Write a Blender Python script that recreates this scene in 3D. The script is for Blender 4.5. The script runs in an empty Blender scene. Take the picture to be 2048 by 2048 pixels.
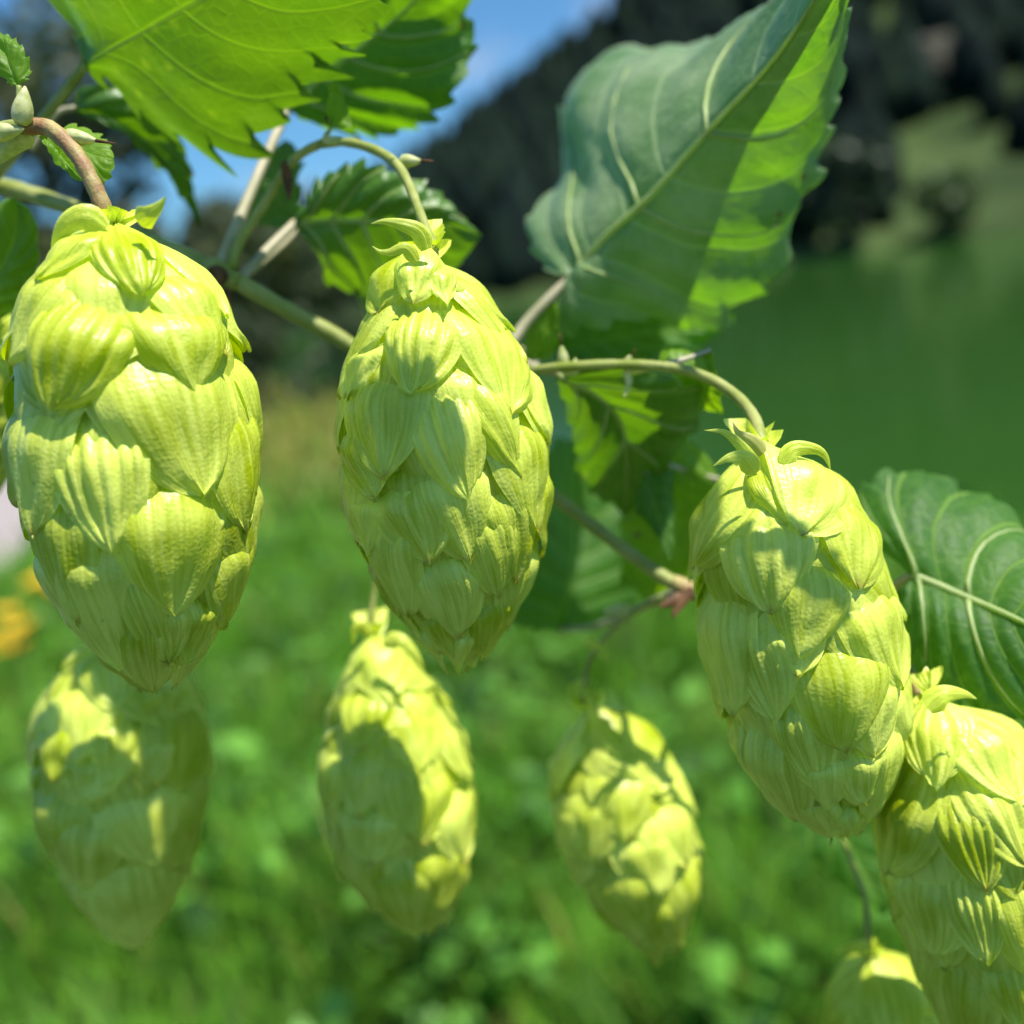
import bpy, math, random
import numpy as np
from mathutils import Vector, Matrix
R_ = math.radians
random.seed(7); RNG = np.random.default_rng(7)
sc = bpy.context.scene
COL = sc.collection

# ------------------------------------------------------------------ camera
CAM = Vector((0, 0, 1.30)); PITCH, ROLL, FPX = R_(13.8), R_(8.0), 2048.0
X_ = Vector((1, 0, 0))
FW = Vector((0, math.cos(PITCH), -math.sin(PITCH)))
UP0 = Vector((0, math.sin(PITCH), math.cos(PITCH)))
RT = math.cos(ROLL) * X_ - math.sin(ROLL) * UP0
UP = math.sin(ROLL) * X_ + math.cos(ROLL) * UP0
cd = bpy.data.cameras.new('camera'); cam = bpy.data.objects.new('camera', cd); COL.objects.link(cam)
cam.matrix_world = Matrix(((RT.x, UP.x, -FW.x, CAM.x), (RT.y, UP.y, -FW.y, CAM.y), (RT.z, UP.z, -FW.z, CAM.z), (0, 0, 0, 1)))
cd.sensor_width = 36; cd.lens = 36; cd.clip_start = 0.005; cd.clip_end = 5000
cd.dof.use_dof = True; cd.dof.focus_distance = 0.1135; cd.dof.aperture_fstop = 12.0; cd.dof.aperture_blades = 0
sc.camera = cam

# ------------------------------------------------------------------ light
SUN = Vector((0.37, -0.175, 0.914)).normalized()
w = bpy.data.worlds.new('World'); sc.world = w; w.use_nodes = True
nt = w.node_tree; nt.nodes.clear()
def N(nt, t, **kw):
    n = nt.nodes.new(t)
    for k, v in kw.items():
        if k.startswith('i_'):
            n.inputs[k[2:].replace('_', ' ')].default_value = v
        else: setattr(n, k, v)
    return n
sky = N(nt, 'ShaderNodeTexSky', sky_type='NISHITA', sun_disc=False)
sky.sun_elevation = math.asin(SUN.z); sky.sun_rotation = math.atan2(SUN.x, SUN.y)
sky.air_density = 1.0; sky.dust_density = 0.3; sky.ozone_density = 1.2
bg = N(nt, 'ShaderNodeBackground', i_Strength=0.058)
out = N(nt, 'ShaderNodeOutputWorld')
tc = N(nt, 'ShaderNodeTexCoord'); mp = N(nt, 'ShaderNodeMapping'); mp.inputs['Scale'].default_value = (1.3, 1.3, 4.0)
no = N(nt, 'ShaderNodeTexNoise', i_Scale=3.2, i_Detail=5.0, i_Roughness=0.55)
rp = N(nt, 'ShaderNodeValToRGB'); rp.color_ramp.elements[0].position = 0.54; rp.color_ramp.elements[1].position = 0.80
rp.color_ramp.elements[1].color = (0.8, 0.8, 0.8, 1)
mx = N(nt, 'ShaderNodeMix', data_type='RGBA'); mx.inputs['B'].default_value = (8.5, 8.8, 10.0, 1)
L = nt.links.new
sv = N(nt, 'ShaderNodeVectorMath', operation='ADD'); sv.inputs[1].default_value = (0, 0, 0.03); L(tc.outputs['Generated'], sv.inputs[0]); L(sv.outputs[0], sky.inputs['Vector'])
L(tc.outputs['Generated'], mp.inputs['Vector']); L(mp.outputs[0], no.inputs['Vector']); L(no.outputs['Fac'], rp.inputs[0])
L(rp.outputs[0], mx.inputs['Factor']); tn = N(nt, 'ShaderNodeMix', data_type='RGBA', blend_type='MULTIPLY'); tn.inputs['Factor'].default_value = 1; tn.inputs['B'].default_value = (0.74, 1.3, 1.68, 1); L(sky.outputs[0], tn.inputs['A']); L(tn.outputs['Result'], mx.inputs['A']); L(mx.outputs['Result'], bg.inputs['Color']); L(bg.outputs[0], out.inputs[0])
sl = bpy.data.lights.new('sun', 'SUN'); sl.energy = 5.0; sl.angle = R_(0.53); sl.color = (1.0, 0.96, 0.88)
so = bpy.data.objects.new('sun', sl); COL.objects.link(so); so.location = (2, -2, 6)
so.rotation_euler = SUN.to_track_quat('Z', 'Y').to_euler()
sc.view_settings.view_transform = 'Standard'; sc.view_settings.look = 'None'; sc.view_settings.gamma = 1
sc.view_settings.exposure = 0.58; sc.view_settings.use_curve_mapping = False
sc.render.engine = 'CYCLES'; sc.cycles.use_denoising = True
sc.cycles.max_bounces = 9; sc.cycles.diffuse_bounces = 7; sc.cycles.transmission_bounces = 4; sc.cycles.glossy_bounces = 2; sc.cycles.adaptive_threshold = 0.03
sc.cycles.sample_clamp_indirect = 6.0

# ------------------------------------------------------------------ helpers
def W(px, py, d):
    return CAM + d * (FW + RT * ((px - 1024) / FPX) - UP * ((py - 1024) / FPX))
def G(px, py, z=0.0):
    v = FW + RT * ((px - 1024) / FPX) - UP * ((py - 1024) / FPX)
    return CAM + v * ((z - CAM.z) / v.z)
def tag(o, label=None, cat=None, group=None, kind=None):
    if label: o['label'] = label
    if cat: o['category'] = cat
    if group: o['group'] = group
    if kind: o['kind'] = kind
    return o
def empty(name, loc):
    o = bpy.data.objects.new(name, None); COL.objects.link(o); o.location = loc; o.empty_display_size = 0.005; return o
ROOTS = {}
def mesh_obj(name, V, F, mat, parent=None, uv=None, smooth=True, col=None):
    V = np.asarray(V, dtype=np.float64)
    off = np.zeros(3)
    p = parent
    while p is not None: off += np.array(p.location); p = p.parent
    me = bpy.data.meshes.new(name)
    Vl = (V - off)
    if isinstance(F, np.ndarray):
        nf, k = F.shape
        me.vertices.add(len(Vl)); me.vertices.foreach_set('co', Vl.astype(np.float32).ravel())
        me.loops.add(nf * k); me.loops.foreach_set('vertex_index', F.astype(np.int32).ravel())
        me.polygons.add(nf); me.polygons.foreach_set('loop_start', np.arange(0, nf * k, k, dtype=np.int32))
        me.update(calc_edges=True)
    else:
        me.from_pydata(Vl.tolist(), [], F)
    if smooth: me.polygons.foreach_set('use_smooth', np.ones(len(me.polygons), dtype=bool))
    if uv is not None:
        ul = me.uv_layers.new(name='UVMap'); li = np.empty(len(me.loops), dtype=np.int32)
        me.loops.foreach_get('vertex_index', li); ul.data.foreach_set('uv', np.asarray(uv, dtype=np.float32)[li].ravel())
    if col is not None:
        ca = me.color_attributes.new('tint', 'FLOAT_COLOR', 'POINT')
        c4 = np.ones((len(Vl), 4), dtype=np.float32); c4[:, :3] = col; ca.data.foreach_set('color', c4.ravel())
    me.materials.append(mat); me.update()
    o = bpy.data.objects.new(name, me); COL.objects.link(o)
    if parent is not None: o.parent = parent
    return o
def gridF(nu, nv):
    i = np.arange(nv - 1)[:, None] * nu + np.arange(nu - 1)[None, :]
    i = i.ravel(); return np.stack([i, i + 1, i + nu + 1, i + nu], 1)
def catmull(P, n):
    P = np.asarray(P, float)
    if len(P) == 2:
        s = np.linspace(0, 1, n)[:, None]; return P[0] * (1 - s) + P[1] * s
    d = np.r_[0, np.cumsum(np.maximum(np.linalg.norm(np.diff(P[:, :3], axis=0), axis=1), 1e-9))]
    Q = np.vstack([2 * P[0] - P[1], P, 2 * P[-1] - P[-2]])
    out = []
    for s in np.linspace(0, d[-1], n):
        k = min(max(np.searchsorted(d, s) - 1, 0), len(P) - 2)
        x = (s - d[k]) / (d[k + 1] - d[k]); a, b, c, e = Q[k], Q[k + 1], Q[k + 2], Q[k + 3]
        out.append(0.5 * (2 * b + (c - a) * x + (2 * a - 5 * b + 4 * c - e) * x * x + (3 * b - a - 3 * c + e) * x ** 3))
    return np.array(out)
def tube_data(P, rad, ns=8):
    P = np.asarray(P, float); rad = np.asarray(rad, float); n = len(P)
    T = np.gradient(P, axis=0); T /= np.linalg.norm(T, axis=1)[:, None] + 1e-12
    a = np.array([0.31, 0.55, 0.77]); V = []
    for i in range(n):
        x = np.cross(T[i], a); x /= np.linalg.norm(x); y = np.cross(T[i], x)
        for k in range(ns):
            t = 2 * math.pi * k / ns; V.append(P[i] + rad[i] * (math.cos(t) * x + math.sin(t) * y))
    F = [(i * ns + k, i * ns + (k + 1) % ns, (i + 1) * ns + (k + 1) % ns, (i + 1) * ns + k) for i in range(n - 1) for k in range(ns)]
    F += [tuple(range(ns - 1, -1, -1)), tuple((n - 1) * ns + k for k in range(ns))]
    return np.array(V), F
def tube(name, pts, mat, parent, n=24, ns=9, wob=0.06):
    """pts: (px, py, depth, radius_mm)"""
    Q = np.array([[*W(p[0], p[1], p[2]), p[3] * 1e-3] for p in pts])
    C = catmull(Q, n); r = C[:, 3] * (1 + wob * np.sin(np.arange(n) * 2.1 + len(pts)))
    V, F = tube_data(C[:, :3], r, ns)
    return mesh_obj(name, V, F, mat, parent)
def smooth01(x): x = np.clip(x, 0, 1); return x * x * (3 - 2 * x)

# ------------------------------------------------------------------ materials
def newmat(name):
    m = bpy.data.materials.new(name); m.use_nodes = True; m.node_tree.nodes.clear(); return m, m.node_tree
def noise_col(nt, scale, c0, c1, detail=4, p0=0.35, p1=0.65, coord='Object', vec=None):
    tc = N(nt, 'ShaderNodeTexCoord'); no = N(nt, 'ShaderNodeTexNoise', i_Scale=scale, i_Detail=detail)
    nt.links.new(vec if vec is not None else tc.outputs[coord], no.inputs['Vector'])
    rp = N(nt, 'ShaderNodeValToRGB'); e = rp.color_ramp.elements
    e[0].position, e[1].position = p0, p1; e[0].color = (*c0, 1); e[1].color = (*c1, 1)
    nt.links.new(no.outputs['Fac'], rp.inputs[0]); return rp, no
def mul(nt, a, col):
    m = N(nt, 'ShaderNodeMix', data_type='RGBA', blend_type='MULTIPLY'); m.inputs['Factor'].default_value = 1
    nt.links.new(a, m.inputs['A'])
    if isinstance(col, tuple): m.inputs['B'].default_value = (*col, 1)
    else: nt.links.new(col, m.inputs['B'])
    return m.outputs['Result']
def plain(name, c0, c1, scale, rough=0.6, bump=0.0, bscale=None, trans=None, spec=0.4, bdist=0.0002):
    m, nt = newmat(name); rp, no = noise_col(nt, scale, c0, c1)
    b = N(nt, 'ShaderNodeBsdfPrincipled', i_Roughness=rough); b.inputs['Specular IOR Level'].default_value = spec
    nt.links.new(rp.outputs[0], b.inputs['Base Color']); o = N(nt, 'ShaderNodeOutputMaterial')
    if bump:
        tc = N(nt, 'ShaderNodeTexCoord'); n2 = N(nt, 'ShaderNodeTexNoise', i_Scale=bscale or scale * 4, i_Detail=3.0)
        bp = N(nt, 'ShaderNodeBump', i_Strength=bump, i_Distance=bdist)
        nt.links.new(tc.outputs['Object'], n2.inputs['Vector']); nt.links.new(n2.outputs['Fac'], bp.inputs['Height']); nt.links.new(bp.outputs[0], b.inputs['Normal'])
    if trans:
        t = N(nt, 'ShaderNodeBsdfTranslucent'); t.inputs[0].default_value = (*trans, 1); a = N(nt, 'ShaderNodeAddShader')
        nt.links.new(b.outputs[0], a.inputs[0]); nt.links.new(t.outputs[0], a.inputs[1]); nt.links.new(a.outputs[0], o.inputs[0])
    else: nt.links.new(b.outputs[0], o.inputs[0])
    return m
def leaf_mat(name, base0, base1, trans0, trans1, nvein=7.0, rough=0.42, veincol=(0.16, 0.26, 0.04), spec=0.5, spots=0.0):
    m, nt = newmat(name); L = nt.links.new
    uv = N(nt, 'ShaderNodeUVMap'); sx = N(nt, 'ShaderNodeSeparateXYZ'); L(uv.outputs[0], sx.inputs[0])
    def M(op, a, b=None, clamp=False):
        n = N(nt, 'ShaderNodeMath', operation=op); n.use_clamp = clamp
        for i, q in enumerate((a, b)):
            if q is None: continue
            if isinstance(q, (int, float)): n.inputs[i].default_value = q
            else: L(q, n.inputs[i])
        return n.outputs[0]
    tc = N(nt, 'ShaderNodeTexCoord')
    wn = N(nt, 'ShaderNodeTexNoise', i_Scale=120.0, i_Detail=0.0); L(tc.outputs['Object'], wn.inputs['Vector'])
    au = M('ABSOLUTE', M('SUBTRACT', M('MULTIPLY', sx.outputs[0], 2.0), 1.0))
    s = M('SUBTRACT', sx.outputs[1], M('MULTIPLY', au, 0.30))
    s = M('ADD', s, M('MULTIPLY', M('SUBTRACT', wn.outputs['Fac'], 0.5), 0.02))
    fr = M('ABSOLUTE', M('SUBTRACT', M('FRACT', M('MULTIPLY', s, nvein)), 0.5))
    v2 = M('SUBTRACT', 1.0, M('MULTIPLY', fr, 14.0), True)
    v1 = M('SUBTRACT', 1.0, M('MULTIPLY', au, 28.0), True)
    vein = M('MAXIMUM', M('MULTIPLY', v2, 0.7), v1)
    vor = N(nt, 'ShaderNodeTexVoronoi', feature='DISTANCE_TO_EDGE', i_Scale=420.0); L(tc.outputs['Object'], vor.inputs['Vector'])
    net = M('SUBTRACT', 1.0, M('MULTIPLY', vor.outputs['Distance'], 9.0), True)
    veinall = M('MAXIMUM', vein, M('MULTIPLY', net, 0.16))
    rb, _ = noise_col(nt, 90.0, base0, base1); rt, _ = noise_col(nt, 70.0, trans0, trans1, detail=5)
    mb = N(nt, 'ShaderNodeMix', data_type='RGBA'); L(veinall, mb.inputs['Factor']); L(rb.outputs[0], mb.inputs['A']); mb.inputs['B'].default_value = (*veincol, 1)
    tv = tuple(min(1, c * k) for c, k in zip(trans1, (1.35, 1.2, 1.6)))
    mt = N(nt, 'ShaderNodeMix', data_type='RGBA'); L(M('MULTIPLY', veinall, 0.75), mt.inputs['Factor']); L(rt.outputs[0], mt.inputs['A']); mt.inputs['B'].default_value = (*tv, 1)
    tcol = mt.outputs['Result']
    if spots:
        vs = N(nt, 'ShaderNodeTexVoronoi', i_Scale=260.0, i_Randomness=1.0); L(tc.outputs['Object'], vs.inputs['Vector'])
        gate, _ = noise_col(nt, 45.0, (0, 0, 0), (1, 1, 1), p0=0.55, p1=0.66)
        sp = M('MULTIPLY', M('SUBTRACT', 1.0, M('MULTIPLY', vs.outputs['Distance'], 3.6), True), gate.outputs[0])
        ms = N(nt, 'ShaderNodeMix', data_type='RGBA'); L(M('MULTIPLY', sp, spots), ms.inputs['Factor']); L(tcol, ms.inputs['A']); ms.inputs['B'].default_value = (0.34, 0.44, 0.01, 1)
        tcol = ms.outputs['Result']
    vf = N(nt, 'ShaderNodeTexVoronoi', i_Scale=240.0); L(tc.outputs['Object'], vf.inputs['Vector'])
    sf = N(nt, 'ShaderNodeSeparateXYZ'); L(vf.outputs['Color'], sf.inputs[0])
    fleck = M('MULTIPLY', M('MULTIPLY', M('SUBTRACT', 0.16, vf.outputs['Distance']), 14.0, True), M('GREATER_THAN', sf.outputs[0], 0.93))
    mf = N(nt, 'ShaderNodeMix', data_type='RGBA'); L(fleck, mf.inputs['Factor']); L(mb.outputs['Result'], mf.inputs['A']); mf.inputs['B'].default_value = (0.13, 0.065, 0.015, 1); mb = mf
    mg = N(nt, 'ShaderNodeMix', data_type='RGBA'); L(fleck, mg.inputs['Factor']); L(tcol, mg.inputs['A']); mg.inputs['B'].default_value = (0.05, 0.03, 0.003, 1); tcol = mg.outputs['Result']
    b = N(nt, 'ShaderNodeBsdfPrincipled', i_Roughness=rough); b.inputs['Specular IOR Level'].default_value = spec
    L(mb.outputs['Result'], b.inputs['Base Color'])
    hn = N(nt, 'ShaderNodeTexNoise', i_Scale=500.0, i_Detail=1.0); L(tc.outputs['Object'], hn.inputs['Vector'])
    hgt = M('ADD', M('MULTIPLY', veinall, -0.8), M('MULTIPLY', hn.outputs['Fac'], 0.9))
    bp = N(nt, 'ShaderNodeBump', i_Strength=0.55, i_Distance=0.0005); L(hgt, bp.inputs['Height']); L(bp.outputs[0], b.inputs['Normal'])
    t = N(nt, 'ShaderNodeBsdfTranslucent'); L(tcol, t.inputs[0]); L(bp.outputs[0], t.inputs['Normal'])
    a = N(nt, 'ShaderNodeAddShader'); L(b.outputs[0], a.inputs[0]); L(t.outputs[0], a.inputs[1])
    o = N(nt, 'ShaderNodeOutputMaterial'); L(a.outputs[0], o.inputs[0]); return m
def bract_mat(name, r0, r1, t0, t1):
    m, nt = newmat(name); L = nt.links.new
    def M(op, a, b=None, clamp=False):
        n = N(nt, 'ShaderNodeMath', operation=op); n.use_clamp = clamp
        for i, q in enumerate((a, b)):
            if q is None: continue
            if isinstance(q, (int, float)): n.inputs[i].default_value = q
            else: L(q, n.inputs[i])
        return n.outputs[0]
    tc = N(nt, 'ShaderNodeTexCoord'); uv = N(nt, 'ShaderNodeUVMap'); oi = N(nt, 'ShaderNodeObjectInfo')
    sx = N(nt, 'ShaderNodeSeparateXYZ'); L(uv.outputs[0], sx.inputs[0]); rnd = oi.outputs['Random']
    cx = N(nt, 'ShaderNodeCombineXYZ'); L(M('MULTIPLY', sx.outputs[0], 24.0), cx.inputs[0]); L(M('MULTIPLY', sx.outputs[1], 2.2), cx.inputs[1]); L(M('MULTIPLY', rnd, 90.0), cx.inputs[2])
    st = N(nt, 'ShaderNodeTexNoise', i_Scale=1.0, i_Detail=1.0, i_Distortion=0.3); L(cx.outputs[0], st.inputs['Vector'])
    n0 = N(nt, 'ShaderNodeTexNoise', i_Scale=170.0, i_Detail=2.0); L(tc.outputs['Object'], n0.inputs['Vector'])
    f = M('ADD', M('MULTIPLY', st.outputs['Fac'], 0.55), M('MULTIPLY', n0.outputs['Fac'], 0.45))
    f = M('ADD', f, M('MULTIPLY', M('SUBTRACT', rnd, 0.5), 0.26))
    au = M('ABSOLUTE', M('SUBTRACT', M('MULTIPLY', sx.outputs[0], 2.0), 1.0))
    edge = M('POWER', M('MAXIMUM', au, M('MULTIPLY', sx.outputs[1], sx.outputs[1])), 7.0)
    f = M('ADD', f, M('MULTIPLY', edge, 0.16))
    def ramp(c0, c1):
        rp = N(nt, 'ShaderNodeValToRGB'); e = rp.color_ramp.elements; e[0].position, e[1].position = 0.30, 0.70
        e[0].color = (*c0, 1); e[1].color = (*c1, 1); L(f, rp.inputs[0]); return rp.outputs[0]
    # fine net of veins, a few brown flecks, some browned tips
    vn = N(nt, 'ShaderNodeTexVoronoi', feature='DISTANCE_TO_EDGE', i_Scale=1300.0); L(tc.outputs['Object'], vn.inputs['Vector'])
    cell = M('MULTIPLY', M('SUBTRACT', 1.0, M('MULTIPLY', vn.outputs['Distance'], 7.0), True), 0.25)
    vs = N(nt, 'ShaderNodeTexVoronoi', i_Scale=330.0); L(tc.outputs['Object'], vs.inputs['Vector'])
    sp = N(nt, 'ShaderNodeSeparateXYZ'); L(vs.outputs['Color'], sp.inputs[0])
    fleck = M('MULTIPLY', M('SUBTRACT', 1.0, M('MULTIPLY', vs.outputs['Distance'], 9.0), True), M('GREATER_THAN', sp.outputs[0], 0.93))
    tipb = M('MULTIPLY', M('MULTIPLY', M('SUBTRACT', sx.outputs[1], 0.93), 9.0, True), M('GREATER_THAN', M('FRACT', M('MULTIPLY', rnd, 7.0)), 0.55))
    brown = M('MAXIMUM', M('MULTIPLY', fleck, 0.8), tipb)
    mv = N(nt, 'ShaderNodeMix', data_type='RGBA', blend_type='MULTIPLY'); L(cell, mv.inputs['Factor']); L(ramp(r0, r1), mv.inputs['A']); mv.inputs['B'].default_value = (0.72, 0.80, 0.36, 1)
    mw = N(nt, 'ShaderNodeMix', data_type='RGBA'); L(brown, mw.inputs['Factor']); L(mv.outputs['Result'], mw.inputs['A']); mw.inputs['B'].default_value = (0.22, 0.11, 0.02, 1)
    b = N(nt, 'ShaderNodeBsdfPrincipled', i_Roughness=0.40); b.inputs['Specular IOR Level'].default_value = 0.42
    L(mw.outputs['Result'], b.inputs['Base Color'])
    nf = N(nt, 'ShaderNodeTexNoise', i_Scale=2600.0, i_Detail=0.0); L(tc.outputs['Object'], nf.inputs['Vector'])
    nm = N(nt, 'ShaderNodeTexNoise', i_Scale=800.0, i_Detail=1.0); L(tc.outputs['Object'], nm.inputs['Vector'])
    h = M('ADD', M('ADD', M('MULTIPLY', nf.outputs['Fac'], 0.45), M('MULTIPLY', nm.outputs['Fac'], 0.6)), M('ADD', M('MULTIPLY', st.outputs['Fac'], 0.9), M('MULTIPLY', cell, -0.10)))
    bp = N(nt, 'ShaderNodeBump', i_Strength=0.45, i_Distance=0.00025); L(h, bp.inputs['Height']); L(bp.outputs[0], b.inputs['Normal'])
    t = N(nt, 'ShaderNodeBsdfTranslucent'); L(ramp(t0, t1), t.inputs[0]); L(bp.outputs[0], t.inputs['Normal'])
    a = N(nt, 'ShaderNodeAddShader'); L(b.outputs[0], a.inputs[0]); L(t.outputs[0], a.inputs[1])
    o = N(nt, 'ShaderNodeOutputMaterial'); L(a.outputs[0], o.inputs[0]); return m

MB = bract_mat('hop_bract', (0.31, 0.36, 0.003), (0.64, 0.68, 0.14), (0.26, 0.32, 0.0002), (0.32, 0.37, 0.0004))
MCORE = plain('hop_core', (0.30, 0.36, 0.04), (0.40, 0.45, 0.08), 300, trans=(0.15, 0.2, 0.01))
MTIP = plain('dry_bract', (0.30, 0.30, 0.07), (0.42, 0.40, 0.14), 300, trans=(0.20, 0.22, 0.02))
MLEAF = leaf_mat('hop_leaf', (0.030, 0.085, 0.006), (0.050, 0.13, 0.008), (0.055, 0.135, 0.001), (0.085, 0.175, 0.0012), spots=0.55)
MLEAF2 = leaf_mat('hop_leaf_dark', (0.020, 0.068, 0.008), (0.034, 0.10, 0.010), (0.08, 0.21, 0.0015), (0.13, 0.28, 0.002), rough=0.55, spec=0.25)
MLEAFY = leaf_mat('young_leaf', (0.055, 0.115, 0.004), (0.09, 0.17, 0.006), (0.15, 0.28, 0.001), (0.21, 0.35, 0.002), nvein=9, spec=0.25, rough=0.5)
MLEAFS = leaf_mat('hop_leaf_silvery', (0.055, 0.12, 0.03), (0.19, 0.25, 0.13), (0.075, 0.20, 0.0015), (0.12, 0.26, 0.002), rough=0.45, veincol=(0.26, 0.33, 0.16))
MSTEM = plain('green_stem', (0.22, 0.27, 0.04), (0.36, 0.38, 0.12), 250, rough=0.5, bump=0.4, bscale=1800)
MSTEMP = plain('pale_petiole', (0.34, 0.32, 0.18), (0.48, 0.42, 0.28), 220, rough=0.5, bump=0.4, bscale=1800)
MSTALK = plain('pink_stalk', (0.30, 0.14, 0.07), (0.42, 0.36, 0.13), 420, rough=0.55, bump=0.6, bscale=2500)
MVEIN = plain('pale_vein', (0.24, 0.31, 0.10), (0.34, 0.40, 0.17), 300, rough=0.5, trans=(0.22, 0.30, 0.02))
MSTIP = plain('brown_stipule', (0.055, 0.022, 0.008), (0.15, 0.07, 0.025), 600, rough=0.7)
MBUD = plain('pale_bud', (0.36, 0.40, 0.12), (0.58, 0.57, 0.30), 900, rough=0.5, bump=0.5, bscale=1500, trans=(0.12, 0.14, 0.02))
MHAIR = plain('stalk_hair', (0.6, 0.6, 0.5), (0.7, 0.7, 0.6), 200)

# ================================================================== SETTING
def ground_mat():
    m, nt = newmat('meadow_soil'); L = nt.links.new
    a, _ = noise_col(nt, 1.3, (0.018, 0.045, 0.009), (0.055, 0.062, 0.020), detail=6)
    d, _ = noise_col(nt, 14.0, (0.55, 0.55, 0.5), (1.25, 1.2, 1.0), detail=6)
    b = N(nt, 'ShaderNodeBsdfPrincipled', i_Roughness=0.9); L(mul(nt, a.outputs[0], d.outputs[0]), b.inputs['Base Color'])
    o = N(nt, 'ShaderNodeOutputMaterial'); L(b.outputs[0], o.inputs[0]); return m
WZ = -1.5
def edge_y(x):
    return np.interp(x, [-60, -14, -6, -2, -.5, .6, 1.5, 3, 20, 60, 400], [60, 26, 19, 13.5, 8.0, 4.5, 3.5, 3.0, 2.8, 2.0, 0.0])
def ground_z(x, y):
    s = y - edge_y(x)
    z = 0.03 * np.sin(x * 1.7) * np.cos(y * 1.3) - 0.12 * smooth01((y - 1) / 8)
    return z - 2.6 * smooth01(s / 2.2)
gx = np.r_[np.linspace(-420, -30, 14), np.linspace(-26, 26, 105), np.linspace(30, 420, 14)]
gy = np.r_[np.linspace(-60, -3, 8), np.linspace(-2, 30, 120), np.linspace(33, 700, 24)]
GX, GY = np.meshgrid(gx, gy); GZ = ground_z(GX, GY)
tag(mesh_obj('ground', np.stack([GX, GY, GZ], 2).reshape(-1, 3), gridF(len(gx), len(gy)), ground_mat()),
    'meadow ground sloping down to the river bank', 'ground', kind='structure')
m, nt = newmat('green_water'); L = nt.links.new
b = N(nt, 'ShaderNodeBsdfPrincipled', i_Roughness=0.12); b.inputs['Base Color'].default_value = (0.022, 0.075, 0.010, 1); b.inputs['Specular IOR Level'].default_value = 0.4
tc = N(nt, 'ShaderNodeTexCoord'); no = N(nt, 'ShaderNodeTexNoise', i_Scale=1.6, i_Detail=4.0); bp = N(nt, 'ShaderNodeBump', i_Strength=0.25, i_Distance=0.05)
L(tc.outputs['Object'], no.inputs['Vector']); L(no.outputs['Fac'], bp.inputs['Height']); L(bp.outputs[0], b.inputs['Normal'])
o = N(nt, 'ShaderNodeOutputMaterial'); L(b.outputs[0], o.inputs[0])
wx = np.linspace(-500, 500, 21); wy = np.linspace(0, 800, 21); WX, WY = np.meshgrid(wx, wy)
tag(mesh_obj('water', np.stack([WX, WY, np.full_like(WX, WZ)], 2).reshape(-1, 3), gridF(21, 21), m), 'calm green river water below the wooded hillside', 'water', kind='structure')

# hillside across the water
def shore(x): return 66 + 2.5 * np.sin(x * 0.07) + 1.2 * np.sin(x * 0.23 + 1)
def hill_z(x, y):
    s = y - shore(x)
    H = np.interp(x, [-140, -45, -22, -7, 37, 75, 130, 300], [1.5, 2.0, 5.5, 16, 42, 78, 110, 120])
    z = WZ - 1.0 + 1.9 * smooth01((s + 1) / 3.5)
    z = z + H * smooth01(s / 150) * 1.0 * (0.75 + 0.25 * np.clip(s / 150, 0, 1))
    return z + 0.6 * np.sin(x * .21 + y * .13) * np.clip(s / 20, 0, 1) + 1.6 * np.sin(x * .06 - y * .09) * np.clip(s / 30, 0, 1)
hx = np.linspace(-150, 320, 150); hy = np.r_[np.linspace(60, 110, 50), np.linspace(112, 320, 50)]
HX, HY = np.meshgrid(hx, hy); HZ = hill_z(HX, HY)
m, nt = newmat('hill_grass'); L = nt.links.new
a, _ = noise_col(nt, 0.05, (0.010, 0.024, 0.009), (0.065, 0.10, 0.030), detail=6); b = N(nt, 'ShaderNodeBsdfPrincipled', i_Roughness=0.95); L(a.outputs[0], b.inputs['Base Color'])
b.inputs['Specular IOR Level'].default_value = 0.1
o = N(nt, 'ShaderNodeOutputMaterial'); L(b.outputs[0], o.inputs[0])
tag(mesh_obj('hill', np.stack([HX, HY, HZ], 2).reshape(-1, 3), gridF(len(hx), len(hy)), m), 'steep hillside rising on the far bank of the river', 'hill', kind='structure')

def tint_mat(name, rough=0.7, trans=0.5, spec=0.3, nscale=3.0):
    m, nt = newmat(name); L = nt.links.new
    at = N(nt, 'ShaderNodeVertexColor'); at.layer_name = 'tint'
    v, _ = noise_col(nt, nscale, (0.75, 0.75, 0.75), (1.2, 1.2, 1.2))
    c = mul(nt, at.outputs[0], v.outputs[0])
    b = N(nt, 'ShaderNodeBsdfPrincipled', i_Roughness=rough); b.inputs['Specular IOR Level'].default_value = spec; L(c, b.inputs['Base Color'])
    o = N(nt, 'ShaderNodeOutputMaterial')
    if trans:
        t = N(nt, 'ShaderNodeBsdfTranslucent'); L(mul(nt, c, (trans, trans * 1.1, trans * 0.4)), t.inputs[0])
        a = N(nt, 'ShaderNodeAddShader'); L(b.outputs[0], a.inputs[0]); L(t.outputs[0], a.inputs[1]); L(a.outputs[0], o.inputs[0])
    else: L(b.outputs[0], o.inputs[0])
    return m
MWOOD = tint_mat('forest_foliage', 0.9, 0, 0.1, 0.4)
MCROWN = tint_mat('tree_foliage', 0.6, 0.5, 0.4, 2.0)
MGRASS = tint_mat('grass_blade', 0.5, 0.7, 0.18, 3.0)
MBARK = plain('tree_bark', (0.05, 0.04, 0.03), (0.12, 0.10, 0.08), 8, rough=0.9, bump=0.6, bscale=20, bdist=0.02)
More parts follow.
